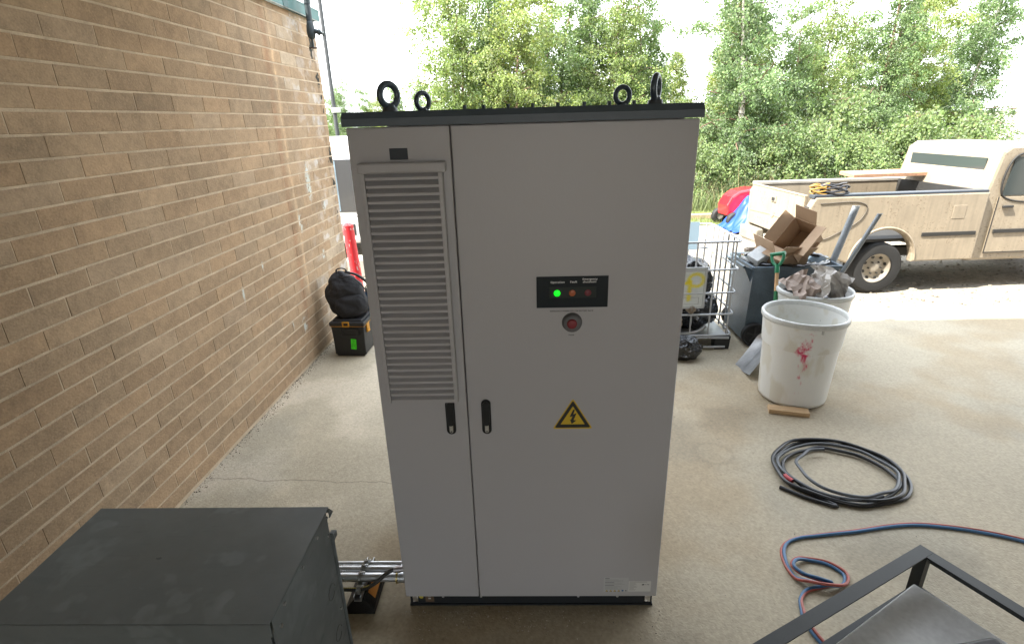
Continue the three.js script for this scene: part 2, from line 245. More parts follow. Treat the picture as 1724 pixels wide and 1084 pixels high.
{
  const c = thing('battery_cabinet', 'tall grey two-door battery cabinet with dark lid and lifting eyes', 'cabinet', [0, 0, 0]);
  part('body', [bx(1.19, 2.10, 0.80, 0, 1.145, -0.45), bx(1.02, 0.03, 0.8, 0.045, 2.203, -0.44)], cabMat, c);
  const base = part('base', [bx(1.176, 0.088, 0.82, 0, 0.044, -0.445), bx(1.184, 0.01, 0.83, 0, 0.006, -0.445)], paint(lin(0.012, 0.016, 0.02), 0.6), c);
  const foil = P({ color: lin(0.75, 0.75, 0.74), metalness: 1, roughness: 0.28 });
  for (const x of [-0.562, 0.566]) { const g = new THREE.PlaneGeometry(0.026, 0.052, 10, 16); const p = g.attributes.position, r = rng(3 + x * 10); for (let i = 0; i < p.count; i++) p.setZ(i, 0.005 * r()); g.computeVertexNormals(); g.translate(x, 0.052, -0.0335); part('foil_patch', g, foil, base); }
  part('grounding_mark', T(new THREE.CircleGeometry(0.010, 20), -0.533, 0.055, -0.0325), M({ color: lin(0.6, 0.5, 0.05), roughness: 0.5 }), base);
  part('tag', bx(0.042, 0.055, 0.003, -0.492, 0.052, -0.0325), M({ color: lin(0.13, 0.085, 0.05), roughness: 0.6 }), base);
  part('tag_print', [bx(0.014, 0.012, 0.001, -0.492, 0.066, -0.0303), bx(0.012, 0.008, 0.001, -0.492, 0.048, -0.0303)], M({ color: lin(0.5, 0.48, 0.45), roughness: 0.6 }), base);
  for (const x of [-0.425, -0.24, 0.232, 0.42]) part('bolt', cy(0.006, 0.006, 0.008, x, 0.06, -0.032, Math.PI / 2, 0, 0, 6), steelMat, base);
  // doors
  const left = part('door', rb(0.353, 2.118, 0.036, 0.005, -0.4215, 1.151, -0.018), cabMat, c); left.userData.label = 'narrow door with louvred vent';
  const right = part('door', rb(0.839, 2.118, 0.036, 0.005, 0.1785, 1.151, -0.018), cabMat, c); right.userData.label = 'wide door with indicator panel and warning triangle';
  part('viewing_window', rb(0.063, 0.038, 0.004, 0.001, -0.425, 2.1215, 0.001), P({ color: lin(0.03, 0.038, 0.048), roughness: 0.3, specularIntensity: 0.6 }), left);
  // louvre hood
  const f = part('louvre_frame', [rb(0.305, 0.036, 0.046, 0.008, -0.414, 2.078, 0.022), rb(0.013, 0.905, 0.036, 0.003, -0.5515, 1.617, 0.017), rb(0.016, 0.905, 0.036, 0.003, -0.282, 1.617, 0.017), bx(0.27, 0.006, 0.03, -0.416, 1.1665, 0.015), bx(0.262, 0.89, 0.005, -0.416, 1.62, 0.003)], cabMat, c);
  f.userData.label = 'raised grey louvre vent with hooded top edge';
  const slat = prism([[0.0, -0.0005], [0.0015, 0.001], [0.0235, 0.0155], [0.025, 0.0142], [0.0045, -0.001], [0.0025, -0.0095], [0.0005, -0.0095]], 0.256).rotateY(Math.PI / 2);
  const slatG = merge(slat);
  for (let i = 0; i < 33; i++) { const m = new THREE.Mesh(slatG, cabMat); m.name = 'slat'; m.castShadow = m.receiveShadow = true; m.scale.x = 1; m.position.set(-0.544, 2.047 - i * 0.02710, 0.0325); m.rotation.y = 0; f.add(m); }
  // lock handles
  for (const [x, d] of [[-0.3145, left], [-0.1665, right]]) {
    const cap = (w, h, z0, dep, yc) => { const s = new THREE.Shape(); s.absarc(0, h / 2 - w / 2, w / 2, 0, Math.PI); s.absarc(0, -h / 2 + w / 2, w / 2, Math.PI, 2 * Math.PI); s.closePath(); const g = new THREE.ExtrudeGeometry(s, { depth: dep, bevelEnabled: true, bevelSize: 0.0015, bevelThickness: 0.002, bevelSegments: 2, curveSegments: 12 }); g.translate(x, yc, z0); return g; };
    part('handle', [cap(0.036, 0.156, 0.001, 0.006, 1.081), cap(0.024, 0.105, 0.008, 0.009, 1.10)], blackPlastic, d);
    part('lock_plate', cap(0.013, 0.036, 0.007, 0.003, 1.029), P({ color: lin(0.55, 0.54, 0.5), metalness: 0.85, roughness: 0.4 }), d);
    part('keyhole', cy(0.0028, 0.0028, 0.002, x, 1.017, 0.0128, Math.PI / 2, 0, 0, 10), blackPlastic, d);
  }
  // indicator panel
  const pan = part('indicator_panel', bx(0.268, 0.122, 0.004, 0.179, 1.612, 0.0015), P({ color: lin(0.010, 0.016, 0.020), roughness: 0.4, specularIntensity: 0.35 }), c);
  pan.userData.label = 'black indicator panel with green, orange and red lamps';
  part('lamp_window', [rb(0.176, 0.042, 0.003, 0.001, 0.180, 1.611, 0.004)], P({ color: lin(0.018, 0.026, 0.024), roughness: 0.3, specularIntensity: 0.5 }), pan);
  for (const [x, col, em] of [[0.122, lin(0.02, 0.6, 0.03), lin(0, 0.33, 0.004)], [0.179, lin(0.42, 0.11, 0.03), null], [0.2375, lin(0.17, 0.02, 0.03), null]])
    part('lamp', T(lathe([[0.0001, 0.003], [0.007, 0.0025], [0.011, 0.0015], [0.0125, 0]], 24), x, 1.609, 0.0057, Math.PI / 2), M({ color: col, roughness: 0.4, ...(em ? { emissive: em, emissiveIntensity: 1.0 } : {}) }), pan);
  part('lamp_lettering', [text('Operation', 0.0078, 0.124, 1.6475, 0.0039), text('Fault', 0.0078, 0.184, 1.6480, 0.0039), text('Emergency', 0.0076, 0.2445, 1.6580, 0.0039), text('shutdown', 0.0076, 0.2425, 1.6475, 0.0039)], M({ color: lin(0.75, 0.75, 0.75), roughness: 0.6 }), pan);
  const btn = part('emergency_button', T(lathe([[0.0001, 0.024], [0.019, 0.024], [0.031, 0.021], [0.036, 0.014], [0.036, 0.006], [0.039, 0.001], [0.039, 0]], 36), 0.180, 1.490, 0, Math.PI / 2), paint(lin(0.17, 0.17, 0.175), 0.55), c);
  part('push_cap', T(lathe([[0.0001, 0.008], [0.014, 0.0075], [0.0185, 0.005], [0.0195, 0]], 28), 0.178, 1.492, 0.0242, Math.PI / 2), paint(lin(0.28, 0.02, 0.03), 0.5), btn);
  part('button_lettering', [text('EMERGENCY POWER OFF FOR BATTERY RACK', 0.0056, 0.178, 1.5335, 0.0006), text('PUSH', 0.0062, 0.178, 1.4345, 0.0006)], M({ color: lin(0.05, 0.05, 0.05), roughness: 0.7 }), btn);
  // warning triangle
  const tri = (h, w, cyy, r) => { const P3 = [[0, cyy + h * 0.62], [-w / 2, cyy - h * 0.38], [w / 2, cyy - h * 0.38]].map(p => new THREE.Vector2(...p)); const s = new THREE.Shape(); for (let i = 0; i < 3; i++) { const a = P3[i], b = P3[(i + 1) % 3], p = P3[(i + 2) % 3]; const da = p.clone().sub(a).normalize().multiplyScalar(r), db = b.clone().sub(a).normalize().multiplyScalar(r); const s0 = a.clone().add(da), s1 = a.clone().add(db); i ? s.lineTo(s0.x, s0.y) : s.moveTo(s0.x, s0.y); s.quadraticCurveTo(a.x, a.y, s1.x, s1.y); } s.closePath(); return s; };
  const yel = M({ color: lin(0.62, 0.42, 0.02), roughness: 0.45 }), blk = M({ color: lin(0.014, 0.014, 0.014), roughness: 0.5 });
  const sx = 0.1885, sy = 1.0715, flat = (s, z) => new THREE.ShapeGeometry(s, 8).translate(sx, sy, z);
  const sign = part('warning_sign', flat(tri(0.142, 0.166, 0, 0.012), 0.0006), yel, c); sign.userData.label = 'yellow triangle with black lightning bolt';
  part('border', flat(tri(0.127, 0.150, 0, 0.010), 0.0011), blk, sign); part('field', flat(tri(0.085, 0.100, 0, 0.003), 0.0016), yel, sign);
  const bolt = new THREE.Shape([[0.001, 0.044], [-0.0105, 0.009], [-0.001, 0.012], [-0.006, -0.005], [-0.0095, -0.0025], [-0.003, -0.025], [0.0125, -0.007], [0.003, -0.006], [0.0125, 0.027], [0.002, 0.022], [0.007, 0.044]].map(p => new THREE.Vector2(p[0] * 1.25, p[1] * 0.98 - 0.006)));
  part('lightning_bolt', flat(bolt, 0.0021), blk, sign);
  // rating labels
  const lab1 = canvasTex(512, 390, (g, w, h) => {
    g.fillStyle = '#b9bab8'; g.fillRect(0, 0, w, h); const r = rng(8); g.fillStyle = '#4a4a4a'; g.fillRect(26, 18, 90, 14);
    for (let i = 0; i < 15; i++) { const y = 52 + i * 19, bold = i === 4 || i === 8; g.fillStyle = bold ? '#444' : '#8b8b8b'; g.fillRect(26, y, bold ? 190 : 250 + 200 * r(), bold ? 9 : 5); }
    for (let i = 0; i < 4; i++) { const x = 40 + i * 84; g.fillStyle = '#c9a81a'; g.beginPath(); g.moveTo(x, 382); g.lineTo(x + 54, 382); g.lineTo(x + 27, 338); g.fill(); g.strokeStyle = '#333'; g.lineWidth = 5; g.stroke(); }
    g.fillStyle = '#3a5f8c'; g.beginPath(); g.arc(400, 360, 23, 0, 7); g.fill(); g.fillStyle = '#555'; g.fillRect(456, 344, 26, 34);
  });
  const lab2 = canvasTex(512, 300, (g, w, h) => {
    g.fillStyle = '#cfcfca'; g.fillRect(0, 0, w, h); const r = rng(18); for (let i = 0; i < 13; i++) { g.fillStyle = '#8a8a86'; g.fillRect(18, 16 + i * 20, i < 2 ? 400 : 90 + 120 * r(), 6); }
    g.fillStyle = '#333'; g.beginPath(); g.ellipse(330, 100, 30, 18, -0.2, 0, 7); g.fill(); g.fillRect(372, 96, 30, 10); g.fillRect(420, 88, 14, 24); g.fillRect(452, 86, 16, 26);
  });
  const label = (t, x0, x1, y0, y1) => { const g = new THREE.PlaneGeometry(x1 - x0, y1 - y0); g.translate((x0 + x1) / 2, (y0 + y1) / 2, 0.0008); return part('rating_label', g, M({ map: t, roughness: 0.5 }), right, true); };
  label(lab1, 0.347, 0.462, 0.122, 0.209); label(lab2, 0.4635, 0.568, 0.123, 0.187);
  // lid
  const lid = part('lid', prism([[0.016, 2.213], [0.016, 2.238], [0.000, 2.259], [-0.86, 2.259], [-0.885, 2.238], [-0.885, 2.213]], 1.212).rotateY(-Math.PI / 2).translate(0.606, 0, 0).scale(1, 1, 1), darkMetal, c);
  lid.geometry = planarUV((() => { const g = prism([[-0.016, 2.213], [-0.016, 2.238], [0.000, 2.259], [0.86, 2.259], [0.885, 2.238], [0.885, 2.213]], 1.212).rotateY(Math.PI / 2); g.translate(-0.606, 0, 0); return g; })());
  for (const x of [-0.235, -0.157, -0.056, 0.046, 0.150, 0.257, 0.36, 0.46]) part('bolt', [cy(0.0085, 0.0085, 0.018, x, 2.274, -0.45, 0, 0, 0, 6), cy(0.011, 0.011, 0.004, x, 2.262, -0.45, 0, 0, 0, 14)], darkMetal, lid);
  for (const [x, z, a] of [[-0.463, -0.1, 0.85], [0.467, -0.1, 1.12], [-0.463, -0.77, 0.82], [0.467, -0.77, 0.35]]) {
    const e = part('lifting_eye', [T(new THREE.TorusGeometry(0.0365, 0.0115, 14, 36), x, 2.313, z, 0, a, 0), cy(0.016, 0.021, 0.012, x, 2.277, z)], P({ color: lin(0.075, 0.10, 0.12), metalness: 0.3, roughness: 0.35 }), c);
    part('collar', cy(0.025, 0.028, 0.014, x, 2.266, z, 0, 0, 0, 24), P({ color: lin(0.09, 0.10, 0.105), metalness: 0.6, roughness: 0.45 }), e);
  }
}

// ---------------------------------------------------------------- transformer box at the lower left
{
  const t = thing('transformer_box', 'dark grey sheet metal transformer enclosure standing on the concrete', 'enclosure', [-1.17, 0, 0.575]);
  const topTex = tex(1024, 1024, (u, v) => { const a = fbm(u, v, 8, 5, 5), b = fbm(u, v, 30, 4, 15); const sm = smooth(0.58, 0.72, fbm(u + 0.08 * a, v, 14, 3, 25)); let k = 1 + 0.20 * (a - 0.5) + 0.14 * (b - 0.5) + 0.22 * sm * (0.4 + 1.2 * b); const sc = vn(u * 40 + v * 60, v * 300 - u * 190, 300, 9); if (sc > 0.975) k *= 1.25; return [0.135 * k, 0.153 * k, 0.153 * k]; });
  const topMat = P({ map: rep(topTex, 0.9), roughness: 1.0, roughnessMap: rep(scuff, 0.9) }), sideMat = topMat;
  part('housing', bx(0.83, 0.83, 0.46, 0, 0.455, 0), sideMat, t);
  part('lid', [bx(0.86, 0.004, 0.49, 0, 0.9, 0), bx(0.86, 0.022, 0.004, 0, 0.889, -0.243), bx(0.86, 0.05, 0.004, 0, 0.875, 0.243), prism([[-0.004, 0], [0.032, -0.045], [-0.004, -0.045]], 0.003).rotateY(Math.PI / 2).translate(0.427, 0.898, -0.247)], topMat, t);
  part('side_panel', [bx(0.006, 0.86, 0.45, 0.424, 0.46, 0.0)], sideMat, t);
  const side = part('rear_flange', [bx(0.018, 0.70, 0.006, 0.425, 0.44, -0.236), bx(0.02, 0.022, 0.03, 0.428, 0.77, -0.246)], sideMat, t);
  for (const z of [-0.22, -0.12, 0.01, 0.15]) part('screw', cy(0.006, 0.006, 0.005, 0.4295, 0.872, z, 0, 0, Math.PI / 2, 8), steelMat, t);
  for (const [y, z] of [[0.80, -0.21], [0.83, 0.19], [0.45, -0.20]]) part('screw', cy(0.006, 0.006, 0.005, 0.4295, y, z, 0, 0, Math.PI / 2, 8), steelMat, t);
  for (const [y, z] of [[0.585, -0.155], [0.38, -0.15]]) part('knockout', T(new THREE.TorusGeometry(0.03, 0.0012, 6, 30, 5.6), 0.428, y, z, 0, Math.PI / 2, 0), paint(lin(0.14, 0.14, 0.14), 0.5), t);
  for (const [x, z] of [[-0.38, -0.2], [0.38, -0.2], [-0.38, 0.2], [0.38, 0.2]]) part('foot', bx(0.06, 0.04, 0.06, x, 0.02, z), blackPlastic, t);
}
// ---------------------------------------------------------------- conduits on a rubber strut block
{
  const galv = P({ color: lin(0.52, 0.53, 0.54), metalness: 1, roughness: 1.0, roughnessMap: rep(scuff, 2) });
  const zinc = P({ color: lin(0.45, 0.47, 0.48), metalness: 1, roughness: 0.42 });
  for (const [z, r, lab] of [[-0.155, 0.012, 'thin galvanised conduit, rearmost of three, running into the battery cabinet side'], [-0.112, 0.0185, 'galvanised conduit between a thin one and a thick one beside the cabinet'], [-0.060, 0.0215, 'thickest galvanised steel conduit with brass-rimmed connector entering the cabinet']]) {
    const t = thing('conduit', lab, 'conduit', [0, 0, 0], 0, 'conduits between box and cabinet');
    part('tube', cy(r, r, 0.90, -1.055, 0.150 + (r - 0.018), z, 0, 0, Math.PI / 2, 20), galv, t);
    const k = part('connector', [cy(r + 0.004, r + 0.004, 0.022, -0.618, 0.150 + (r - 0.018), z, 0, 0, Math.PI / 2, 20), cy(r + 0.007, r + 0.007, 0.008, -0.634, 0.150 + (r - 0.018), z, 0, 0, Math.PI / 2, 6)], zinc, t);
    if (r > 0.02) part('brass_ring', cy(r + 0.0075, r + 0.0075, 0.008, -0.646, 0.150 + (r - 0.018), z, 0, 0, Math.PI / 2, 24), P({ color: lin(0.6, 0.48, 0.2), metalness: 1, roughness: 0.35 }), k);
  }
  const cab = thing('flexible_cable', 'black and yellow flexible cable clamped to the strut and bending upward', 'cable');
  const pts = [[-1.30, 0.128, -0.012], [-0.95, 0.128, -0.012], [-0.87, 0.126, -0.012], [-0.80, 0.130, -0.012], [-0.745, 0.155, -0.022], [-0.70, 0.188, -0.04], [-0.665, 0.207, -0.05], [-0.645, 0.21, -0.052]];
  const flexTex = tex(256, 64, (u, v) => { const rib = 0.75 + 0.5 * (Math.sin(u * 6.283 * 64) > 0 ? 1 : 0); const s = v > 0.22 && v < 0.52 && u > 0.3 && u < 0.78 && vn(u * 40, 0.5, 40, 3) > 0.25; return s ? [0.35 * rib, 0.30 * rib, 0.04] : [0.028 * rib, 0.028 * rib, 0.026 * rib]; });
  part('sheath', tube(pts, 0.0095, 12, 90), M({ map: flexTex, roughness: 0.5 }), cab, true);
  part('cable_gland', [rod([-0.655, 0.208, -0.051], [-0.597, 0.214, -0.055], 0.0145, 16), rod([-0.640, 0.210, -0.052], [-0.625, 0.212, -0.053], 0.0175, 6)], P({ color: lin(0.42, 0.40, 0.41), metalness: 0.9, roughness: 0.4 }), cab);
  const s = thing('pipe_support', 'black rubber pipe support block with steel strut and orange reflector', 'support', [-0.825, 0, -0.1]);
  const rub = paint(lin(0.010, 0.011, 0.011), 0.55, { bump: 0.003 });
  part('rubber_block', prism([[-0.068, 0], [0.068, 0], [0.068, 0.03], [0.022, 0.088], [-0.022, 0.088], [-0.068, 0.03]], 0.23, 0.002).translate(0, 0.002, -0.115), rub, s);
  part('reflector', bx(0.05, 0.002, 0.125, 0.0465, 0.0615, 0.0, 0, 0, -0.90), M({ color: lin(0.62, 0.25, 0.05), roughness: 0.4 }), s);
  part('reflector_edge', bx(0.012, 0.003, 0.2, 0.0655, 0.0385, -0.01, 0, 0, -0.90), rub, s);
  part('strut', [bx(0.036, 0.003, 0.25, 0, 0.0915, 0.0), bx(0.003, 0.026, 0.25, -0.0165, 0.105, 0.0), bx(0.003, 0.026, 0.25, 0.0165, 0.105, 0.0)], galv, s);
  for (const [z, r] of [[-0.055, 0.012], [-0.012, 0.0185], [0.040, 0.0215], [0.088, 0.0095]]) {
    const y = z > 0.08 ? 0.128 : 0.150 + (r - 0.018);
    const a = new THREE.TorusGeometry(r + 0.003, 0.0035, 6, 18, Math.PI); a.scale(1, 1, 1); a.rotateY(Math.PI / 2); a.translate(0, y, z);
    const wide = [-0.008, 0, 0.008].map(x => a.clone().translate(x, 0, 0));
    const cl = part('pipe_clamp', [...wide, bx(0.022, 0.024, 0.004, 0, y - 0.006, z - r - 0.004), bx(0.022, 0.024, 0.004, 0, y - 0.006, z + r + 0.004)], zinc, s);
    part('clamp_bolt', [cy(0.007, 0.007, 0.008, 0, y + r + 0.008, z, 0.3, 0, 0, 6), cy(0.0035, 0.0035, 0.03, 0.006, y + r + 0.008, z, 0, 0, Math.PI / 2, 8), cy(0.006, 0.006, 0.006, 0.020, y + r + 0.008, z, 0, 0, Math.PI / 2, 6)], steelMat, cl);
  }
}

// ---------------------------------------------------------------- tool box, backpack, bottle, bollard by the wall end
{
  const t = thing('tool_box', 'black plastic tool box with yellow latches and green sticker', 'tool box', [-1.79, 0, -3.25], -0.06);
  const pl = paint(lin(0.017, 0.018, 0.02), 0.55, { bump: 0.002 }), yl = paint(lin(0.62, 0.28, 0.012), 0.5);
  part('tub', [prism([[-0.165, 0.335], [0.165, 0.335], [0.15, 0.02], [0.135, 0], [-0.135, 0], [-0.15, 0.02]], 0.42, 0.006).translate(0, 0.007, -0.21), ...[-0.152, 0.152].map(x => rb(0.02, 0.3, 0.03, 0.005, x, 0.17, 0.2))], pl, t);
  part('lid', [rb(0.365, 0.045, 0.46, 0.012, 0, 0.350, 0), rb(0.30, 0.028, 0.40, 0.012, 0, 0.374, 0)], pl, t);
  part('lid_seal', bx(0.352, 0.004, 0.447, 0, 0.326, 0.001), yl, t);
  part('front_latch', [rb(0.072, 0.012, 0.014, 0.003, -0.005, 0.374, 0.236), rb(0.012, 0.05, 0.014, 0.003, -0.035, 0.352, 0.236), rb(0.012, 0.05, 0.014, 0.003, 0.025, 0.352, 0.236), rb(0.072, 0.014, 0.014, 0.003, -0.005, 0.333, 0.236)], yl, t);
  const g = part('grip', [rb(0.15, 0.014, 0.016, 0.004, 0.02, 0.298, 0.22), rb(0.15, 0.012, 0.014, 0.004, 0.02, 0.232, 0.218), rb(0.014, 0.075, 0.016, 0.004, -0.06, 0.265, 0.22), rb(0.03, 0.075, 0.016, 0.004, 0.098, 0.265, 0.22)], pl, t);
  const st = canvasTex(128, 220, (c, w, h) => { c.fillStyle = '#48e81c'; c.fillRect(0, 0, w, h); c.fillStyle = '#155c0c'; const r = rng(4); for (let i = 0; i < 4; i++) for (let j = 0; j < 9; j++) if (r() > 0.3) c.fillRect(22 + i * 24, 18 + j * 20, 10, 10 + 6 * r()); });
  const sg = new THREE.PlaneGeometry(0.055, 0.115, 4, 6); const sp = sg.attributes.position; for (let i = 0; i < sp.count; i++) sp.setZ(i, 0.004 * Math.sin(sp.getY(i) * 40)); sg.computeVertexNormals();
  part('sticker', T(sg, 0.045, 0.135, 0.2225, 0, 0, -0.12), M({ map: st, roughness: 0.6 }), t, true);
  for (const z of [0.12, -0.12]) part('side_latch', [rb(0.014, 0.10, 0.07, 0.004, 0.176, 0.29, z), rb(0.016, 0.016, 0.05, 0.004, 0.182, 0.25, z)], yl, t);
}
{
  const t = thing('backpack', 'black padded backpack leaning on the tool box against the bricks', 'backpack', [-1.765, 0.36, -3.25], 0.15); t.scale.set(1.16, 0.98, 1.1);
  const cloth = paint(lin(0.02, 0.02, 0.023), 0.75, { bump: 0.004, bumpRep: 9 }), trim = paint(lin(0.016, 0.017, 0.02), 0.45);
  const g = new THREE.SphereGeometry(1, 64, 48); { const p = g.attributes.position; for (let i = 0; i < p.count; i++) { let x = p.getX(i), y = p.getY(i), z = p.getZ(i); const sx = Math.sign(x) * Math.pow(Math.abs(x), 0.8), sy = Math.sign(y) * Math.pow(Math.abs(y), 0.85); const w = 1 - 0.38 * smooth(0.0, 1.0, y) ; p.setXYZ(i, sx * 0.175 * w + 0.0, sy * 0.25 + 0.245, z * 0.125 * (1 - 0.2 * y)); } }
  displace(g, 0.03, 6, 3, 3); T(g, -0.02, -0.005, 0, -0.10, 0, 0.22);
  part('bag', g, cloth, t);
  const pk = new THREE.SphereGeometry(1, 48, 32); { const p = pk.attributes.position; for (let i = 0; i < p.count; i++) { const x = p.getX(i), y = p.getY(i), z = p.getZ(i); p.setXYZ(i, Math.sign(x) * Math.pow(Math.abs(x), 0.6) * 0.13, Math.sign(y) * Math.pow(Math.abs(y), 0.6) * 0.12, z * 0.05); } } displace(pk, 0.022, 9, 8, 3);
  part('front_pocket', T(pk, -0.02, 0.15, 0.085, -0.15, 0, 0.22), cloth, t);
  part('zip', tube([[0.165, 0.08, 0.075], [0.15, 0.22, 0.085], [0.09, 0.36, 0.08], [0.0, 0.445, 0.055], [-0.09, 0.44, 0.045]], 0.006, 6, 40), trim, t);
  part('shoulder_strap', tube([[0.18, 0.05, -0.03], [0.20, 0.16, 0.0], [0.16, 0.32, 0.02], [0.05, 0.45, 0.015], [-0.05, 0.485, 0.0]], 0.014, 8, 40), trim, t);
  part('carry_loop', tube([[-0.12, 0.475, 0.0], [-0.115, 0.515, 0.012], [-0.075, 0.530, 0.018], [-0.04, 0.515, 0.014], [-0.035, 0.485, 0.005]], 0.007, 6, 24), trim, t);
}
{
  const t = thing('water_bottle', 'blue drinking bottle with black cap behind the backpack', 'bottle', [-1.665, 0.39, -3.40]);
  part('bottle_body', lathe([[0.001, 0], [0.036, 0.002], [0.038, 0.01], [0.038, 0.15], [0.034, 0.175], [0.024, 0.19], [0.001, 0.19]], 28), paint(lin(0.03, 0.10, 0.23), 0.35), t);
  part('cap', [lathe([[0.001, 0.188], [0.027, 0.188], [0.027, 0.218], [0.022, 0.226], [0.001, 0.226]], 24), T(new THREE.TorusGeometry(0.018, 0.005, 6, 16), 0, 0.232, 0)], blackPlastic, t);
}
{
  const t = thing('bollard', 'red painted steel bollard with chipped paint beyond the brick wall', 'bollard', [-2.16, -0.12, -4.66]);
  t.rotation.z = 0.04;
  const redTex = tex(512, 512, (u, v) => { const c = fbm(u, v, 26, 4, 12), k = 1 + 0.3 * (fbm(u, v, 6, 4, 2) - 0.5); return c > 0.69 ? [0.45, 0.42, 0.4] : [0.50 * k, 0.022 * k, 0.03 * k]; });
  part('post', cy(0.068, 0.068, 1.17, 0, 0.585, 0, 0, 0, 0, 28), M({ map: redTex, roughness: 0.35 }), t, true);
  part('concrete_cap', lathe([[0.067, 1.165], [0.06, 1.182], [0.03, 1.195], [0.0001, 1.198]], 28), M({ map: rep(redTex, 1), color: lin(0.9, 0.9, 0.9), roughness: 0.8 }), t, true);
}
// ---------------------------------------------------------------- camper beyond the wall
{
  const t = thing('camper_trailer', 'white camper trailer with dark side window parked beyond the bollard', 'trailer', [-3.6, -0.12, -8.6]);
  const wh = paint(lin(0.72, 0.72, 0.71), 0.4), dk = P({ color: lin(0.035, 0.037, 0.04), roughness: 0.12 });
  part('shell', [rb(4.6, 1.82, 2.0, 0.10, 0, 1.21, 0), rb(4.62, 0.05, 2.02, 0.02, 0, 0.82, 0)], wh, t);
  const w = part('side_window', rb(3.6, 0.90, 0.03, 0.02, 0.1, 1.33, 1.005), dk, t);
  for (const x of [-0.75, 0.25, 1.15]) part('curtain', displace(new THREE.PlaneGeometry(0.16, 0.86, 20, 4).translate(x, 1.33, 1.024), 0.004, 14, 4, 1), paint(lin(0.16, 0.22, 0.26), 0.8), w);
  for (let i = 0; i < 12; i++) part('vent_slot', rb(0.045, 0.20, 0.02, 0.005, -0.08 + i * 0.10, 0.565, 1.005), blackPlastic, t);
  for (const x of [-1.0]) { const wl = part('wheel', cy(0.32, 0.32, 0.2, x, 0.32, 0.85, Math.PI / 2, 0, 0, 28), paint(lin(0.02, 0.02, 0.02), 0.8), t); part('rim', cy(0.18, 0.18, 0.21, x, 0.32, 0.86, Math.PI / 2, 0, 0, 24), steelMat, wl); }
  part('drawbar', [rod([-2.3, 0.4, 0.4], [-3.3, 0.42, 0], 0.04), rod([-2.3, 0.4, -0.4], [-3.3, 0.42, 0], 0.04)], paint(lin(0.03, 0.03, 0.03), 0.5), t);
}
solo('concrete_block', displace(new RoundedBoxGeometry(1.9, 0.30, 0.35, 4, 0.03), 0.008, 7, 2).translate(-2.0, 0.025, -6.6), paint(lin(0.36, 0.33, 0.28), 0.9, { bump: 0.006 }), 'low grey concrete block lying on gravel behind the bollard', 'block');

// ---------------------------------------------------------------- wire cage with rubbish
const bagMat = P({ color: lin(0.006, 0.006, 0.007), roughness: 0.2, clearcoat: 0.5, clearcoatRoughness: 0.15 });
function bagGeo(rx, ry, rz, seed) { const g = new THREE.IcosahedronGeometry(1, 24); const p = g.attributes.position, v = V(0, 0, 0); for (let i = 0; i < p.count; i++) { v.fromBufferAttribute(p, i); let n = 0, f = 1.6, w = 1; for (let o = 0; o < 4; o++) { n += w * (1 - 2 * Math.abs(noise3.noise(v.x * f + seed, v.y * f * 0.7 + seed, v.z * f))); f *= 2.0; w *= 0.55; } const k = 0.80 + 0.13 * n; p.setXYZ(i, v.x * rx * k, v.y * ry * k, v.z * rz * k); } const m = mergeVerts(g); m.computeVertexNormals(); return m; }
function mergeVerts(g) { g.deleteAttribute('normal'); g.deleteAttribute('uv'); const p = g.attributes.position, map = new Map(), idx = [], np = []; for (let i = 0; i < p.count; i++) { const k = [p.getX(i), p.getY(i), p.getZ(i)].map(a => a.toFixed(5)).join(','); let j = map.get(k); if (j === undefined) { j = np.length / 3; np.push(p.getX(i), p.getY(i), p.getZ(i)); map.set(k, j); } idx.push(j); } const o = new THREE.BufferGeometry(); o.setAttribute('position', new THREE.Float32BufferAttribute(np, 3)); o.setIndex(idx); return o; }
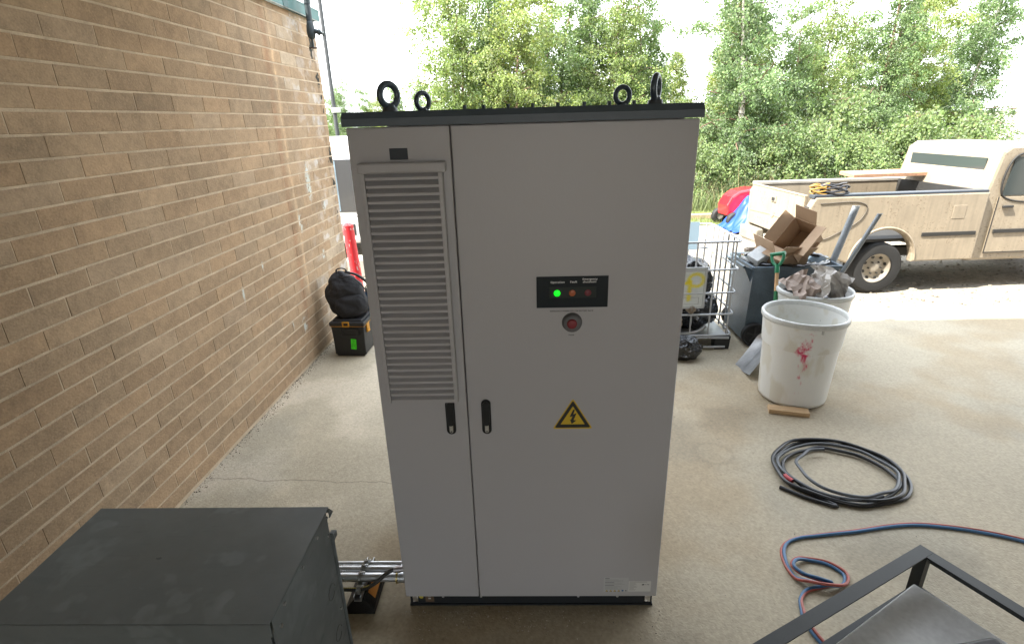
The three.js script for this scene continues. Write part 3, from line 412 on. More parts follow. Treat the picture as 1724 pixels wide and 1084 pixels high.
{
  const t = thing('wire_cage', 'galvanised tube cage on a pallet base filled with rubbish bags', 'cage', [1.45, 0, -3.52]);
  const W2 = 0.59, D2 = 0.46, galv = P({ color: lin(0.48, 0.49, 0.50), metalness: 0.45, roughness: 1.0, roughnessMap: rep(scuff, 3) }), r = 0.0105;
  const loop = (y, rr = r) => tube([[-W2 + 0.05, y, D2], [W2 - 0.05, y, D2], [W2 - 0.012, y, D2 - 0.012], [W2, y, D2 - 0.05], [W2, y, -D2 + 0.05], [W2 - 0.012, y, -D2 + 0.012], [W2 - 0.05, y, -D2], [-W2 + 0.05, y, -D2], [-W2 + 0.012, y, -D2 + 0.012], [-W2, y, -D2 + 0.05], [-W2, y, D2 - 0.05], [-W2 + 0.012, y, D2 - 0.012]], rr, 8, 120, true);
  for (const y of [1.10, 0.83, 0.60, 0.38, 0.16]) part('rail', loop(y), galv, t);
  const up = (x, z) => part('upright', cy(r * 0.9, r * 0.9, 0.95, x, 0.63, z, 0, 0, 0, 8), galv, t);
  for (let i = 0; i <= 6; i++) { const x = -W2 + 0.045 + i * (2 * W2 - 0.09) / 6; up(x, D2 - 0.017); up(x, -D2 + 0.017); }
  for (let i = 1; i <= 5; i++) { const z = -D2 + 0.02 + i * (2 * D2 - 0.04) / 6; up(W2 - 0.017, z); up(-W2 + 0.017, z); }
  part('base_runner', [tube([[-W2 + 0.03, 0.03, D2], [-0.1, 0.03, D2], [W2 - 0.05, 0.03, D2]], 0.012, 8), tube([[0.0, 0.03, D2], [0.10, 0.035, D2], [0.16, 0.10, D2], [0.22, 0.125, D2], [W2 - 0.02, 0.125, D2]], 0.012, 8, 40), tube([[-W2 + 0.03, 0.03, -D2], [W2 - 0.05, 0.03, -D2]], 0.012, 8), bx(2 * W2 - 0.06, 0.012, 2 * D2 - 0.06, 0, 0.138, 0)], galv, t);
  for (const x of [-W2 + 0.09, 0, W2 - 0.075]) for (const z of [D2 - 0.06, -D2 + 0.06]) part('foot', prism([[-0.065, 0], [0.065, 0], [0.075, 0.125], [-0.075, 0.125]], 0.10, 0.006).translate(x, 0.004, z - 0.05), blackPlastic, t);
  // sprayed plate
  const pt = canvasTex(512, 640, (g, w, h) => {
    g.fillStyle = '#ccd1cf'; g.fillRect(0, 0, w, h); const rr = rng(66);
    for (let i = 0; i < 2600; i++) { const a = 185 + 45 * rr(); g.fillStyle = `rgba(${a},${a + 6},${a + 4},0.12)`; g.fillRect(w * rr(), h * rr(), 6 + 40 * rr(), 4 + 30 * rr()); }
    g.strokeStyle = 'rgba(120,126,124,0.8)'; g.lineWidth = 5; g.strokeRect(16, 16, w - 32, h - 32); g.strokeRect(150, 470, 300, 110);
    const P2 = []; for (let i = 0; i <= 110; i++) P2.push([335, 190 + i * 3.0]); for (let i = 0; i <= 150; i++) { const a = Math.PI * 0.95 + i / 150 * Math.PI * 1.8; P2.push([402 + 80 * Math.cos(a), 190 + 100 * Math.sin(a)]); } for (let i = 0; i < 40; i++) P2.push([280 + i * 1.4, 240 - i * 0.6]);
    for (const [x, y] of P2) for (let k = 0; k < 26; k++) { const q = Math.sqrt(-2 * Math.log(1 - rr() * 0.98)) * 15, a = rr() * 6.283; g.fillStyle = 'rgba(230,208,8,0.6)'; g.fillRect(x + q * Math.cos(a), y + q * Math.sin(a), 3, 3); }
  });
  const pl = part('sprayed_plate', new THREE.PlaneGeometry(0.44, 0.40).translate(0.06, 0.655, D2 + 0.016), M({ map: pt, roughness: 0.5, metalness: 0.0 }), t, true); pl.userData.label = 'grey plate with a yellow sprayed letter P';
  part('plate_rim', [bx(0.448, 0.012, 0.012, 0.06, 0.856, D2 + 0.014), bx(0.448, 0.012, 0.012, 0.06, 0.455, D2 + 0.014), bx(0.012, 0.41, 0.012, 0.281, 0.656, D2 + 0.014), bx(0.012, 0.41, 0.012, -0.161, 0.656, D2 + 0.014)], galv, pl);
  const bags = [[1.65, 0.62, -3.40, 0.27, 0.27, 0.26, 'bulging shiny black rubbish bag on top inside the wire cage'], [1.72, 0.35, -3.36, 0.26, 0.22, 0.26, 'black rubbish bag low in the cage, right behind the sprayed plate'], [1.25, 0.50, -3.45, 0.33, 0.36, 0.32, 'large black rubbish bag deep in the cage behind the cabinet'], [1.60, 0.30, -3.75, 0.30, 0.22, 0.18, 'flattened black rubbish bag at the back of the cage floor']];
  bags.forEach(([x, y, z, a, b, c, l], i) => { const q = solo('rubbish_bag', bagGeo(a, b, c, 3.3 + i * 5).translate(x, y, z), bagMat, l, 'rubbish bag', 'bags in the cage'); });
  solo('rubbish_bag', bagGeo(0.17, 0.13, 0.12, 31).translate(1.53, 0.11, -2.86), bagMat, 'small black rubbish bag on the floor before the cage', 'rubbish bag');
  solo('plastic_sheet', bx(0.34, 0.30, 0.012, 1.72, 0.99, -3.86, -0.1, 0.1, 0), P({ color: lin(0.22, 0.30, 0.36), roughness: 0.3 }), 'blue grey plastic panel standing upright inside the wire cage', 'panel');
  solo('flexible_hose', tube([[1.45, 0.17, -3.05], [1.58, 0.175, -3.06], [1.72, 0.19, -3.09], [1.80, 0.23, -3.12]], 0.017, 10, 40), P({ color: lin(0.4, 0.39, 0.37), metalness: 0.7, roughness: 0.4 }), 'grey metal hose lying on the cage floor under the bags', 'hose');
  for (const [x, y, z, l] of [[1.62, 0.425, -3.075, 'small crumpled tan rag caught against the cage front'], [1.50, 0.30, -3.07, 'pale crumpled glove resting low against the cage front']]) solo(l.includes('rag') ? 'rag' : 'glove', displace(new THREE.IcosahedronGeometry(0.045, 5), 0.03, 16, x * 9, 3).translate(x, y, z), paint(lin(0.42, 0.34, 0.25), 0.9), l, l.includes('rag') ? 'rag' : 'glove');
}
// ---------------------------------------------------------------- wheelie bin and its load
{
  const t = thing('wheelie_bin', 'slate blue plastic wheelie bin overfilled with cartons', 'bin', [2.63, 0, -3.43]);
  const pl = paint(lin(0.11, 0.15, 0.185), 0.42, { bump: 0.0015 });
  const shell = (pts, d0, d1) => { // tapered tub: bottom ring to top ring
    const [b, tt] = pts, pos = [], q = (a, c, e, f) => pos.push(...a, ...c, ...e, ...a, ...e, ...f), ring = (r, y, i = 0) => [[r[0] + i, y, r[3] - i], [r[1] - i, y, r[3] - i], [r[1] - i, y, r[2] + i], [r[0] + i, y, r[2] + i]];
    const A = ring(b, d0), B = ring(tt, d1), Bi = ring(tt, d1, 0.012), Ai = ring(b, d0 + 0.02, 0.012);
    for (let i = 0; i < 4; i++) { const n = (i + 1) % 4; q(A[i], A[n], B[n], B[i]); q(B[i], B[n], Bi[n], Bi[i]); q(Bi[i], Bi[n], Ai[n], Ai[i]); } q(Ai[0], Ai[1], Ai[2], Ai[3]); q(A[3], A[2], A[1], A[0]);
    const g = new THREE.BufferGeometry(); g.setAttribute('position', new THREE.Float32BufferAttribute(pos, 3)); g.computeVertexNormals(); return g;
  };
  part('tub', [shell([[-0.42, 0.22, -0.25, 0.25], [-0.42, 0.40, -0.30, 0.30]], 0.05, 0.82), tube([[-0.33, 0.62, 0.282], [-0.24, 0.585, 0.283], [-0.1, 0.56, 0.280], [0.14, 0.55, 0.279]], 0.005, 6), tube([[-0.1, 0.56, 0.280], [-0.06, 0.45, 0.271], [-0.03, 0.25, 0.259], [-0.03, 0.1, 0.249]], 0.005, 6)], pl, t);
  part('rim', [rb(0.84, 0.035, 0.03, 0.008, -0.01, 0.815, 0.305), rb(0.84, 0.035, 0.03, 0.008, -0.01, 0.815, -0.305), rb(0.03, 0.035, 0.62, 0.008, 0.405, 0.815, 0), rb(0.03, 0.035, 0.62, 0.008, -0.425, 0.815, 0)], pl, t);
  part('handle', [rod([-0.49, 0.815, -0.24], [-0.49, 0.815, 0.24], 0.014, 12), prism([[0, 0], [0.08, -0.03], [0.08, -0.16]], 0.02).translate(-0.50, 0.825, 0.22), prism([[0, 0], [0.08, -0.03], [0.08, -0.16]], 0.02).translate(-0.50, 0.825, -0.24)], pl, t);
  for (const z of [0.29, -0.29]) { const w = part('wheel', [cy(0.122, 0.122, 0.05, -0.33, 0.124, z, Math.PI / 2, 0, 0, 36), T(new THREE.TorusGeometry(0.112, 0.012, 8, 36), -0.33, 0.124, z + 0.02 * Math.sign(z))], paint(lin(0.014, 0.014, 0.015), 0.7), t); part('hub', [cy(0.02, 0.02, 0.058, -0.33, 0.124, z, Math.PI / 2, 0, 0, 16), ...[0, 1, 2, 3, 4].map(i => bx(0.018, 0.07, 0.054, -0.33 + 0.045 * Math.sin(i * 1.2566), 0.124 + 0.045 * Math.cos(i * 1.2566), z, 0, 0, -i * 1.2566))], paint(lin(0.035, 0.036, 0.038), 0.6), w); }
  part('axle', cy(0.01, 0.01, 0.56, -0.33, 0.124, 0, Math.PI / 2), steelMat, t);
  const liner = new THREE.TorusGeometry(0.36, 0.02, 6, 60); liner.scale(1.15, 0.85, 1); liner.rotateX(Math.PI / 2);
  part('liner_bag', [displace(liner.translate(0, 0.835, 0), 0.02, 14, 3, 2), displace(new THREE.PlaneGeometry(0.8, 0.58, 24, 18).rotateX(-Math.PI / 2), 0.06, 6, 5, 3).translate(-0.01, 0.73, 0)], bagMat, t);
  const cardTex = tex(512, 512, (u, v) => { const k = 1 + 0.12 * (fbm(u, v, 8, 4, 3) - 0.5) + 0.06 * Math.sin(u * 6.283 * 60) + 0.15 * (fbm(u, v, 120, 2, 6) - 0.5); return [0.40 * k, 0.275 * k, 0.175 * k]; });
  const card = M({ map: rep(cardTex, 2), roughness: 0.85 });
  function carton(name, label, w, h, d, pos, e, flaps) {
    const q = thing(name, label, 'carton', pos, 0, 'cartons in the bin'); q.rotation.set(...e);
    const th = 0.006; part('panel', bx(w, th, d, 0, 0, 0), card, q);
    for (const s of [-1, 1]) { part('panel', bx(w, h, th, 0, h / 2 + th / 2, s * (d / 2 - th / 2)), card, q); part('panel', bx(th, h, d - 2 * th - 0.001, s * (w / 2 - th / 2), h / 2 + th / 2, 0), card, q); }
    for (const [ax, s, a, L] of flaps) { const g = ax === 'z' ? bx(w - 0.01, th * 0.8, L, 0, 0, s * L / 2).rotateX(-s * a) : bx(L, th * 0.8, d - 0.02, s * L / 2, 0, 0).rotateZ(s * a); g.translate(ax === 'x' ? s * (w / 2) : 0, h + th / 2 + 0.002, ax === 'z' ? s * (d / 2) : 0); part('flap', g, card, q); }
    return q;
  }
  const c1 = carton('carton', 'open brown carton tilted on top of the wheelie bin', 0.34, 0.26, 0.24, [2.76, 0.94, -3.40], [0.25, 0.55, 0.75], [['z', 1, 0.4, 0.12], ['z', -1, 0.9, 0.12], ['x', -1, 0.5, 0.16], ['x', 1, 1.2, 0.16]]);
  const pr = canvasTex(256, 128, (g, w, h) => { g.fillStyle = '#b98f66'; g.fillRect(0, 0, w, h); g.fillStyle = '#d8c3a2'; const r = rng(12); for (let j = 0; j < 3; j++) for (let i = 0; i < 12; i++) if (r() > 0.25) g.fillRect(24 + i * 17, 24 + j * 30, 9 + 5 * r(), 14); });
  part('print', new THREE.PlaneGeometry(0.24, 0.10).translate(0, 0.15, 0.1212), M({ map: pr, roughness: 0.85 }), c1, true);
  carton('carton', 'brown carton sunk flaps-up in the bin under a tilted one', 0.36, 0.20, 0.34, [2.54, 0.72, -3.38], [0.08, 0.2, -0.1], [['z', 1, 0.9, 0.15], ['x', 1, 1.0, 0.16], ['x', -1, 1.1, 0.15]]);
  solo('foam_box', [T(rb(0.17, 0.15, 0.14, 0.008), 2.32, 0.87, -3.31, 0.35, 0.5, 0.35)], paint(lin(0.74, 0.75, 0.73), 0.7), 'white foam box perched on the rim of the wheelie bin', 'box');
  for (const [a, b, r, l] of [[[3.00, 0.62, -3.30], [3.24, 1.34, -3.42], 0.032, 'thick grey plastic tube leaning out of the bin'], [[3.06, 0.62, -3.22], [3.34, 1.30, -3.20], 0.020, 'thin grey plastic tube leaning out of the bin']]) solo('plastic_tube', [new THREE.TubeGeometry(new THREE.LineCurve3(V(...a), V(...b)), 2, r, 14), T(new THREE.TorusGeometry(r, 0.004, 6, 16), ...b, Math.PI / 2 - 0.3, 0, 0)], paint(lin(0.28, 0.31, 0.33), 0.45), l, 'tube', 'tubes in the bin');
}
// ---------------------------------------------------------------- white barrels, scrap paper, shovel, wood block
{
  const redSpray = tex(512, 512, (u, v) => { const d = fbm(u, v, 7, 5, 4), sc = vn(u * 30 + v * 8, v * 120, 120, 6), n = fbm(u, v, 90, 2, 1); let k = 1 + 0.10 * (d - 0.5); if (sc > 0.975 && d > 0.5) k *= 0.72; let c = [0.70 * k, 0.70 * k, 0.67 * k]; const x = (u - 0.79) / 0.024, y = (v - 0.46) / 0.09; const q = smooth(1.3, 0.35, hyp(x + 0.4 * Math.sin(v * 30), y) + 1.3 * (n - 0.5) + 0.5 * (vn(u * 400, v * 200, 200, 8) - 0.5)); const grime = smooth(0.56, 0.7, fbm(u, v, 16, 4, 77)); c = c.map((a, i) => a * (1 - grime * [0.10, 0.13, 0.2][i])); return [lerp(c[0], 0.55, q), lerp(c[1], 0.02, q), lerp(c[2], 0.09, q)]; });
  const wp = M({ map: redSpray, roughness: 0.42, bumpMap: rep(fineBump, 4), bumpScale: 0.0008 });
  function barrel(label, pos, turn) {
    const t = thing('barrel', label, 'barrel', pos, turn, 'white plastic barrels'); t.scale.y = 0.925;
    part('shell', lathe([[0.001, 0.006], [0.235, 0.0], [0.252, 0.012], [0.258, 0.04], [0.279, 0.52], [0.288, 0.53], [0.303, 0.765], [0.294, 0.765], [0.270, 0.52], [0.245, 0.03], [0.001, 0.022]], 64), wp, t, true);
    part('rim', lathe([[0.296, 0.752], [0.312, 0.750], [0.317, 0.760], [0.317, 0.785], [0.310, 0.797], [0.298, 0.797], [0.290, 0.785], [0.290, 0.755]], 64), paint(lin(0.70, 0.71, 0.68), 0.42), t);
    part('grip', bx(0.02, 0.035, 0.012, -0.25, 0.735, 0.165, 0, 0.9, 0), paint(lin(0.5, 0.5, 0.46), 0.5), t);
    return t;
  }
  barrel('empty white plastic barrel with red spray mark and wood block at its foot', [2.21, 0.005, -2.10], 0.95);
  barrel('white plastic barrel stuffed with crumpled paper behind the empty one', [2.60, 0, -2.73], 2.2);
  const sheets = [[2.43, 0.80, -2.62, 0.2, 'stained crumpled brown paper stuffed at the barrel rim'], [2.56, 0.83, -2.58, 1.5, 'crumpled white paper sheet sticking out of the full barrel'], [2.68, 0.80, -2.66, 2.6, 'folded cream paper sheet on top of the full barrel'], [2.60, 0.79, -2.84, 4.0, 'torn white paper wad deep in the full barrel']];
  sheets.forEach(([x, y, z, s, l], i) => { let g = new THREE.PlaneGeometry(0.30, 0.26, 8, 7); { const q = rng(40 + i), p = g.attributes.position; for (let k = 0; k < p.count; k++) p.setXYZ(k, p.getX(k) + 0.02 * (q() - 0.5), p.getY(k) + 0.02 * (q() - 0.5), 0.075 * (q() - 0.5) + 0.12 * noise3.noise(p.getX(k) * 6 + s * 7, p.getY(k) * 6, s)); } g = g.toNonIndexed(); g.computeVertexNormals(); T(g, x, y, z, -0.9 + s * 0.3, s, 0.4); solo('paper_sheet', g, paint(i === 0 ? lin(0.42, 0.33, 0.27) : lin(0.62, 0.58, 0.53), 0.85), l, 'paper', 'scrap paper in the barrel'); });
  { const g = displace(new THREE.CircleGeometry(0.275, 32).rotateX(-Math.PI / 2), 0.05, 7, 4, 3).translate(2.60, 0.66, -2.73); solo('rubbish_bag', g, bagMat, 'black bag lining spread inside the paper-filled barrel', 'rubbish bag'); }
  solo('wood_block', rb(0.29, 0.036, 0.09, 0.003, 2.055, 0.0185, -1.812, 0, -0.27, 0), M({ map: tex(512, 128, (u, v) => { const k = 1 + 0.3 * (vn(u * 3 + v, v * 40, 40, 3) - 0.5) + 0.15 * (fbm(u, v, 60, 2, 2) - 0.5); return [0.50 * k, 0.34 * k, 0.19 * k]; }, { repeat: [3, 9] }), roughness: 0.8 }), 'short pale wood board on the floor before the barrel', 'board');
  // scoop shovel
  const t = thing('shovel', 'scoop shovel with green grip leaning between the barrels', 'shovel');
  const tip = V(1.975, 0.022, -2.55), sock = V(2.245, 0.30, -2.615), top = V(2.335, 0.95, -2.95), ax = top.clone().sub(sock).normalize();
  const L = top.clone().sub(sock).length(), at = d => sock.clone().addScaledVector(ax, d).toArray();
  const ab = sock.clone().sub(tip).normalize(), xb = V(-0.14, 0, 0.99).projectOnPlane(ab).normalize(), yb = new THREE.Vector3().crossVectors(xb, ab).normalize();   // yb = hollow side
  if (yb.y < 0) { xb.negate(); yb.negate(); }
  const put = (g) => g.applyMatrix4(new THREE.Matrix4().makeBasis(xb, ab, yb).setPosition(tip));
  const sg = new THREE.PlaneGeometry(1, 1, 14, 16); { const p = sg.attributes.position; for (let i = 0; i < p.count; i++) { const a = p.getX(i) * 2, b = p.getY(i) + 0.5; const w = lerp(0.165, 0.145, b) * (b > 0.82 ? 1 - 0.5 * Math.pow((b - 0.82) / 0.18, 2) : 1); p.setXYZ(i, a * w, b * 0.40 - 0.01, 0.06 * a * a * (0.35 + 0.65 * b) + 0.03 * Math.pow(b, 3) - 0.02 - (Math.abs(a) < 0.12 ? -0.008 : 0)); } sg.computeVertexNormals(); }
  const back = sg.clone().translate(0, 0, -0.003);
  const blade = part('blade', [put(sg), put(back)], P({ color: lin(0.60, 0.61, 0.62), metalness: 0.75, roughness: 0.42, map: rep(blotch, 4) }), t);
  part('socket', [rod(at(-0.06), at(0.14), 0.021, 12, 0.018), rod(tip.clone().addScaledVector(ab, 0.25).addScaledVector(yb, -0.005).toArray(), at(0.02), 0.012, 10, 0.022)], steelMat, t);
  part('shaft', rod(at(0.10), at(L - 0.10), 0.017, 14), M({ map: tex(128, 512, (u, v) => { const k = 1 + 0.3 * (vn(u * 30, v * 4 + u, 30, 3) - 0.5); return [0.50 * k, 0.30 * k, 0.14 * k]; }), roughness: 0.55 }), t);
  part('shaft_label', rod(at(L - 0.40), at(L - 0.30), 0.0178, 14), paint(lin(0.03, 0.22, 0.08), 0.5), t);
  const gx = 0.055, gd = V(0.55, 0.05, 0.83).projectOnPlane(ax).normalize(), q = (x, y) => sock.clone().addScaledVector(ax, L + y).addScaledVector(gd, x).toArray();
  part('d_grip', [rod(at(L - 0.13), at(L - 0.05), 0.022, 14), tube([q(0, -0.07), q(-0.035, -0.035), q(-gx, 0.01), q(-gx, 0.05)], 0.014, 10, 24), tube([q(0, -0.07), q(0.035, -0.035), q(gx, 0.01), q(gx, 0.05)], 0.014, 10, 24), rod(q(-gx - 0.014, 0.052), q(gx + 0.014, 0.052), 0.0175, 14)], paint(lin(0.015, 0.20, 0.085), 0.35), t);
}
// ---------------------------------------------------------------- pickup truck (rear at x = 0, heads along +x)
{
  const t = thing('pickup_truck', 'dusty beige pickup truck with torn rear bumper and loaded bed', 'truck', [3.60, -0.12, -5.90], 0.06);
  const dust = tex(1024, 512, (u, v) => { const a = fbm(u, v, 8, 5, 3), b = fbm(u, v, 60, 3, 8), dr = vn(u * 70, v * 5, 70, 5); const k = 1 + 0.28 * (a - 0.5) + 0.14 * (b - 0.5) + 0.20 * (dr - 0.5); const mud = smooth(0.66, 0.74, fbm(u, v, 90, 2, 19)) * smooth(0.5, 0.62, a); return [lerp(0.265 * k, 0.13, 0.5 * mud), lerp(0.22 * k, 0.09, 0.5 * mud), lerp(0.16 * k, 0.05, 0.5 * mud)]; });
  const body = P({ map: rep(dust, 0.7), roughness: 0.55, clearcoat: 0.25, clearcoatRoughness: 0.5 }), black = paint(lin(0.025, 0.024, 0.022), 0.7), chrome = P({ color: lin(0.36, 0.32, 0.26), metalness: 0.3, roughness: 0.5, map: rep(blotch, 2) });
  const glass = P({ color: lin(0.04, 0.05, 0.05), roughness: 0.08 });
  // tailgate with pressed lines
  const tg = part('tailgate', [rb(0.05, 0.60, 1.46, 0.012, 0.0, 1.03, 0), rb(0.02, 0.03, 1.46, 0.006, -0.015, 1.315, 0), prism([[-0.7, 0.93], [-0.62, 0.93], [-0.12, 0.955], [0.12, 0.955], [0.62, 0.93], [0.7, 0.93], [0.7, 0.945], [0.12, 0.972], [-0.12, 0.972], [-0.7, 0.945]], 0.008).rotateY(-Math.PI / 2).translate(-0.024, 0, 0), rb(0.012, 0.16, 1.34, 0.004, -0.024, 0.82, 0)], body, t);
  part('latch', [rb(0.03, 0.09, 0.13, 0.008, -0.026, 1.19, -0.02)], chrome, tg); part('latch_pull', rb(0.012, 0.045, 0.08, 0.004, -0.042, 1.185, -0.02), black, tg);
  part('emblem', T(cy(0.06, 0.06, 0.008, 0, 0, 0, 0, 0, Math.PI / 2, 28), -0.030, 0.985, -0.02), body, tg);
  // bed sides: outline in (x,y), pressed wheel arch
  const arch = (x0, r, y0) => { const o = []; for (let i = 0; i <= 14; i++) { const a = Math.PI - i / 14 * Math.PI; o.push([x0 + r * Math.cos(a), y0 + r * Math.sin(a)]); } return o; };
  const sidePts = [[0.02, 0.62], [0.50, 0.50], ...arch(1.05, 0.44, 0.46), [2.28, 0.46], [2.28, 1.30], [0.05, 1.30], [0.0, 1.2]];
  for (const s of [1, -1]) {
    const sd = part('bed_side', prism(sidePts, 0.07, 0.02).translate(0, 0, s > 0 ? 0.80 : -0.80), body, t);
    part('bed_rail', rb(2.28, 0.05, 0.12, 0.012, 1.15, 1.325, s > 0 ? 0.82 : -0.76), s > 0 ? paint(lin(0.05, 0.06, 0.075), 0.4) : paint(lin(0.38, 0.35, 0.30), 0.6), sd);
    if (s > 0) part('tail_lamp', rb(0.03, 0.36, 0.10, 0.01, -0.012, 1.02, s * 0.81), black, sd);
    part('side_trim', rb(0.72, 0.05, 0.016, 0.005, 1.88, 0.80, s > 0 ? 0.893 : -0.825), black, sd); part('arch_lip', tube(arch(1.05, 0.445, 0.46).map(([a, b]) => [a, b, s > 0 ? 0.892 : -0.822]), 0.014, 6, 40), body, sd); if (s > 0) part('fuel_door', rb(0.17, 0.17, 0.006, 0.003, 1.95, 1.08, 0.891), body, sd);
    if (s > 0) part('panel_crease', tube([[0.02, 0.80, s * 0.892], [0.22, 0.78, s * 0.892], [0.40, 0.86, s * 0.892], [0.66, 1.02, s * 0.892], [0.72, 1.18, s * 0.892], [0.62, 1.24, s * 0.892], [0.1, 1.24, s * 0.892]], 0.008, 6, 50), paint(lin(0.10, 0.085, 0.065), 0.7), sd);
  }
  part('bed_floor', [bx(2.25, 0.04, 1.6, 1.15, 0.72, 0), bx(0.05, 0.62, 1.62, 2.28, 1.02, 0)], black, t);
  // bumper in two pieces with a hole between
  part('bumper', [rb(0.14, 0.20, 0.50, 0.03, -0.04, 0.60, -0.54, 0, 0.05, 0), rb(0.14, 0.20, 0.66, 0.03, -0.07, 0.58, 0.42, 0.03, -0.08, 0), rb(0.10, 0.05, 1.5, 0.01, -0.04, 0.50, 0)], chrome, t).userData.label = 'dented rear bumper in two pieces';
  part('hitch', [rb(0.30, 0.07, 0.07, 0.008, -0.12, 0.43, -0.12), rb(0.06, 0.14, 0.09, 0.008, -0.26, 0.38, -0.14, 0.1, 0, 0.15), bx(0.03, 0.12, 0.03, -0.24, 0.27, -0.20, 0.3, 0, 0.2)], paint(lin(0.05, 0.042, 0.036), 0.8), t);
  part('chassis', [rb(4.6, 0.14, 0.10, 0.02, 2.5, 0.48, 0.42), rb(4.6, 0.14, 0.10, 0.02, 2.5, 0.48, -0.42), cy(0.05, 0.05, 1.4, 1.05, 0.36, 0, Math.PI / 2), cy(0.04, 0.04, 1.4, 4.35, 0.36, 0, Math.PI / 2)], black, t);
  // cab and hood
  const cabPts = [[2.34, 0.44], [3.62, 0.44], [3.66, 1.24], [3.30, 1.80], [3.22, 1.84], [2.50, 1.84], [2.42, 1.78], [2.34, 1.28]];
  part('cab', prism(cabPts, 1.56, 0.04).translate(0, 0, -0.78), body, t);
  part('hood', [prism([[3.70, 0.46], [3.92, 0.46], ...arch(4.35, 0.42, 0.46), [4.98, 0.48], [5.02, 1.0], [4.9, 1.10], [3.70, 1.20]], 1.70, 0.03).translate(0, 0, -0.85), rb(0.14, 0.2, 1.78, 0.03, 5.07, 0.58, 0)], body, t);
  for (const s of [1, -1]) {
    part('side_window', prism([[2.52, 1.26], [3.50, 1.26], [3.24, 1.70], [2.56, 1.74]], 0.012).translate(0, 0, s > 0 ? 0.818 : -0.83), glass, t);
    const d = part('door', prism([[2.48, 0.52], [3.56, 0.52], [3.56, 1.24], [2.48, 1.24]], 0.008, 0.004).translate(0, 0, s > 0 ? 0.821 : -0.833), body, t);
    part('door_seam', [bx(0.012, 0.74, 0.004, 2.475, 0.88, s * 0.8355), bx(0.012, 0.74, 0.004, 3.565, 0.88, s * 0.8355), bx(1.09, 0.012, 0.004, 3.02, 0.515, s * 0.8355)], black, d); part('trim_strip', rb(1.0, 0.05, 0.016, 0.005, 3.02, 0.80, s * 0.842), black, d); part('window_trim', tube([[2.52, 1.26, s * 0.832], [3.50, 1.26, s * 0.832], [3.24, 1.70, s * 0.832], [2.56, 1.74, s * 0.832]], 0.012, 6, 80, true), black, d);
    part('door_handle', rb(0.14, 0.03, 0.03, 0.008, 2.62, 1.12, s * 0.85), black, d);
    part('mirror', rb(0.10, 0.18, 0.18, 0.03, 3.50, 1.36, s * 0.98), black, t);
    for (const x of [1.05, 4.35]) { const w = part('wheel', [T(lathe([[0.2, -0.11], [0.31, -0.115], [0.345, -0.09], [0.35, 0], [0.345, 0.09], [0.31, 0.115], [0.2, 0.11]], 40), x, 0.35, s * 0.74, Math.PI / 2)], paint(lin(0.018, 0.018, 0.018), 0.85), t); const rim = part('rim', [T(lathe([[0.001, 0.07], [0.05, 0.075], [0.07, 0.06], [0.14, 0.045], [0.165, 0.06], [0.19, 0.09], [0.212, 0.10], [0.212, -0.09], [0.001, -0.09]], 36), x, 0.35, s * 0.74, s * Math.PI / 2)], chrome, w); for (let q = 0; q < 6; q++) part('lug_nut', cy(0.011, 0.011, 0.03, x + 0.085 * Math.cos(q * 1.047), 0.35 + 0.085 * Math.sin(q * 1.047), s * 0.805, Math.PI / 2, 0, 0, 6), black, w); for (let q = 0; q < 8; q++) part('rim_hole', cy(0.022, 0.022, 0.01, x + 0.152 * Math.cos(q * 0.785 + 0.3), 0.35 + 0.152 * Math.sin(q * 0.785 + 0.3), s * 0.795, Math.PI / 2, 0, 0, 12), black, w); }
    part('headlight', rb(0.03, 0.14, 0.26, 0.01, 5.04, 0.9, s * 0.66), P({ color: lin(0.6, 0.6, 0.6), roughness: 0.1 }), t);
  }
  part('rear_window', bx(0.012, 0.40, 1.30, 2.352, 1.52, 0), glass, t); part('windscreen', bx(0.012, 0.60, 1.36, 3.50, 1.53, 0, 0, 0, 0.565), glass, t); part('grille', rb(0.03, 0.2, 0.96, 0.01, 5.035, 0.9, 0), black, t);
  // load
  solo('lumber_board', rb(1.9, 0.05, 0.35, 0.004, 5.75, 1.33, -6.45, 0.06, 0.06, 0.0), M({ map: rep(dust, 0.5), color: lin(1.3, 0.9, 0.75), roughness: 0.85 }), 'wide weathered board lying across the truck bed rails', 'board');
  const hz = 1.25; for (const [r, c, l] of [[0.17, lin(0.03, 0.03, 0.035), 'coil of black hose lying on the truck bed rail'], [0.12, lin(0.35, 0.2, 0.04), 'small coil of yellow rope beside the black hose']]) { const p = []; for (let i = 0; i < 70; i++) { const a = i * 0.36; p.push([3.95 + (r > 0.15 ? 0 : -0.17) + r * Math.cos(a) + 0.02 * Math.sin(i), 1.235 + 0.0016 * i + 0.012 * Math.sin(i * 1.3), -5.12 + 0.45 * r * Math.sin(a)]); } solo(r > 0.15 ? 'hose_coil' : 'rope_coil', tube(p, 0.012, 7, 240), paint(c, 0.5), l, r > 0.15 ? 'hose' : 'rope'); }
}
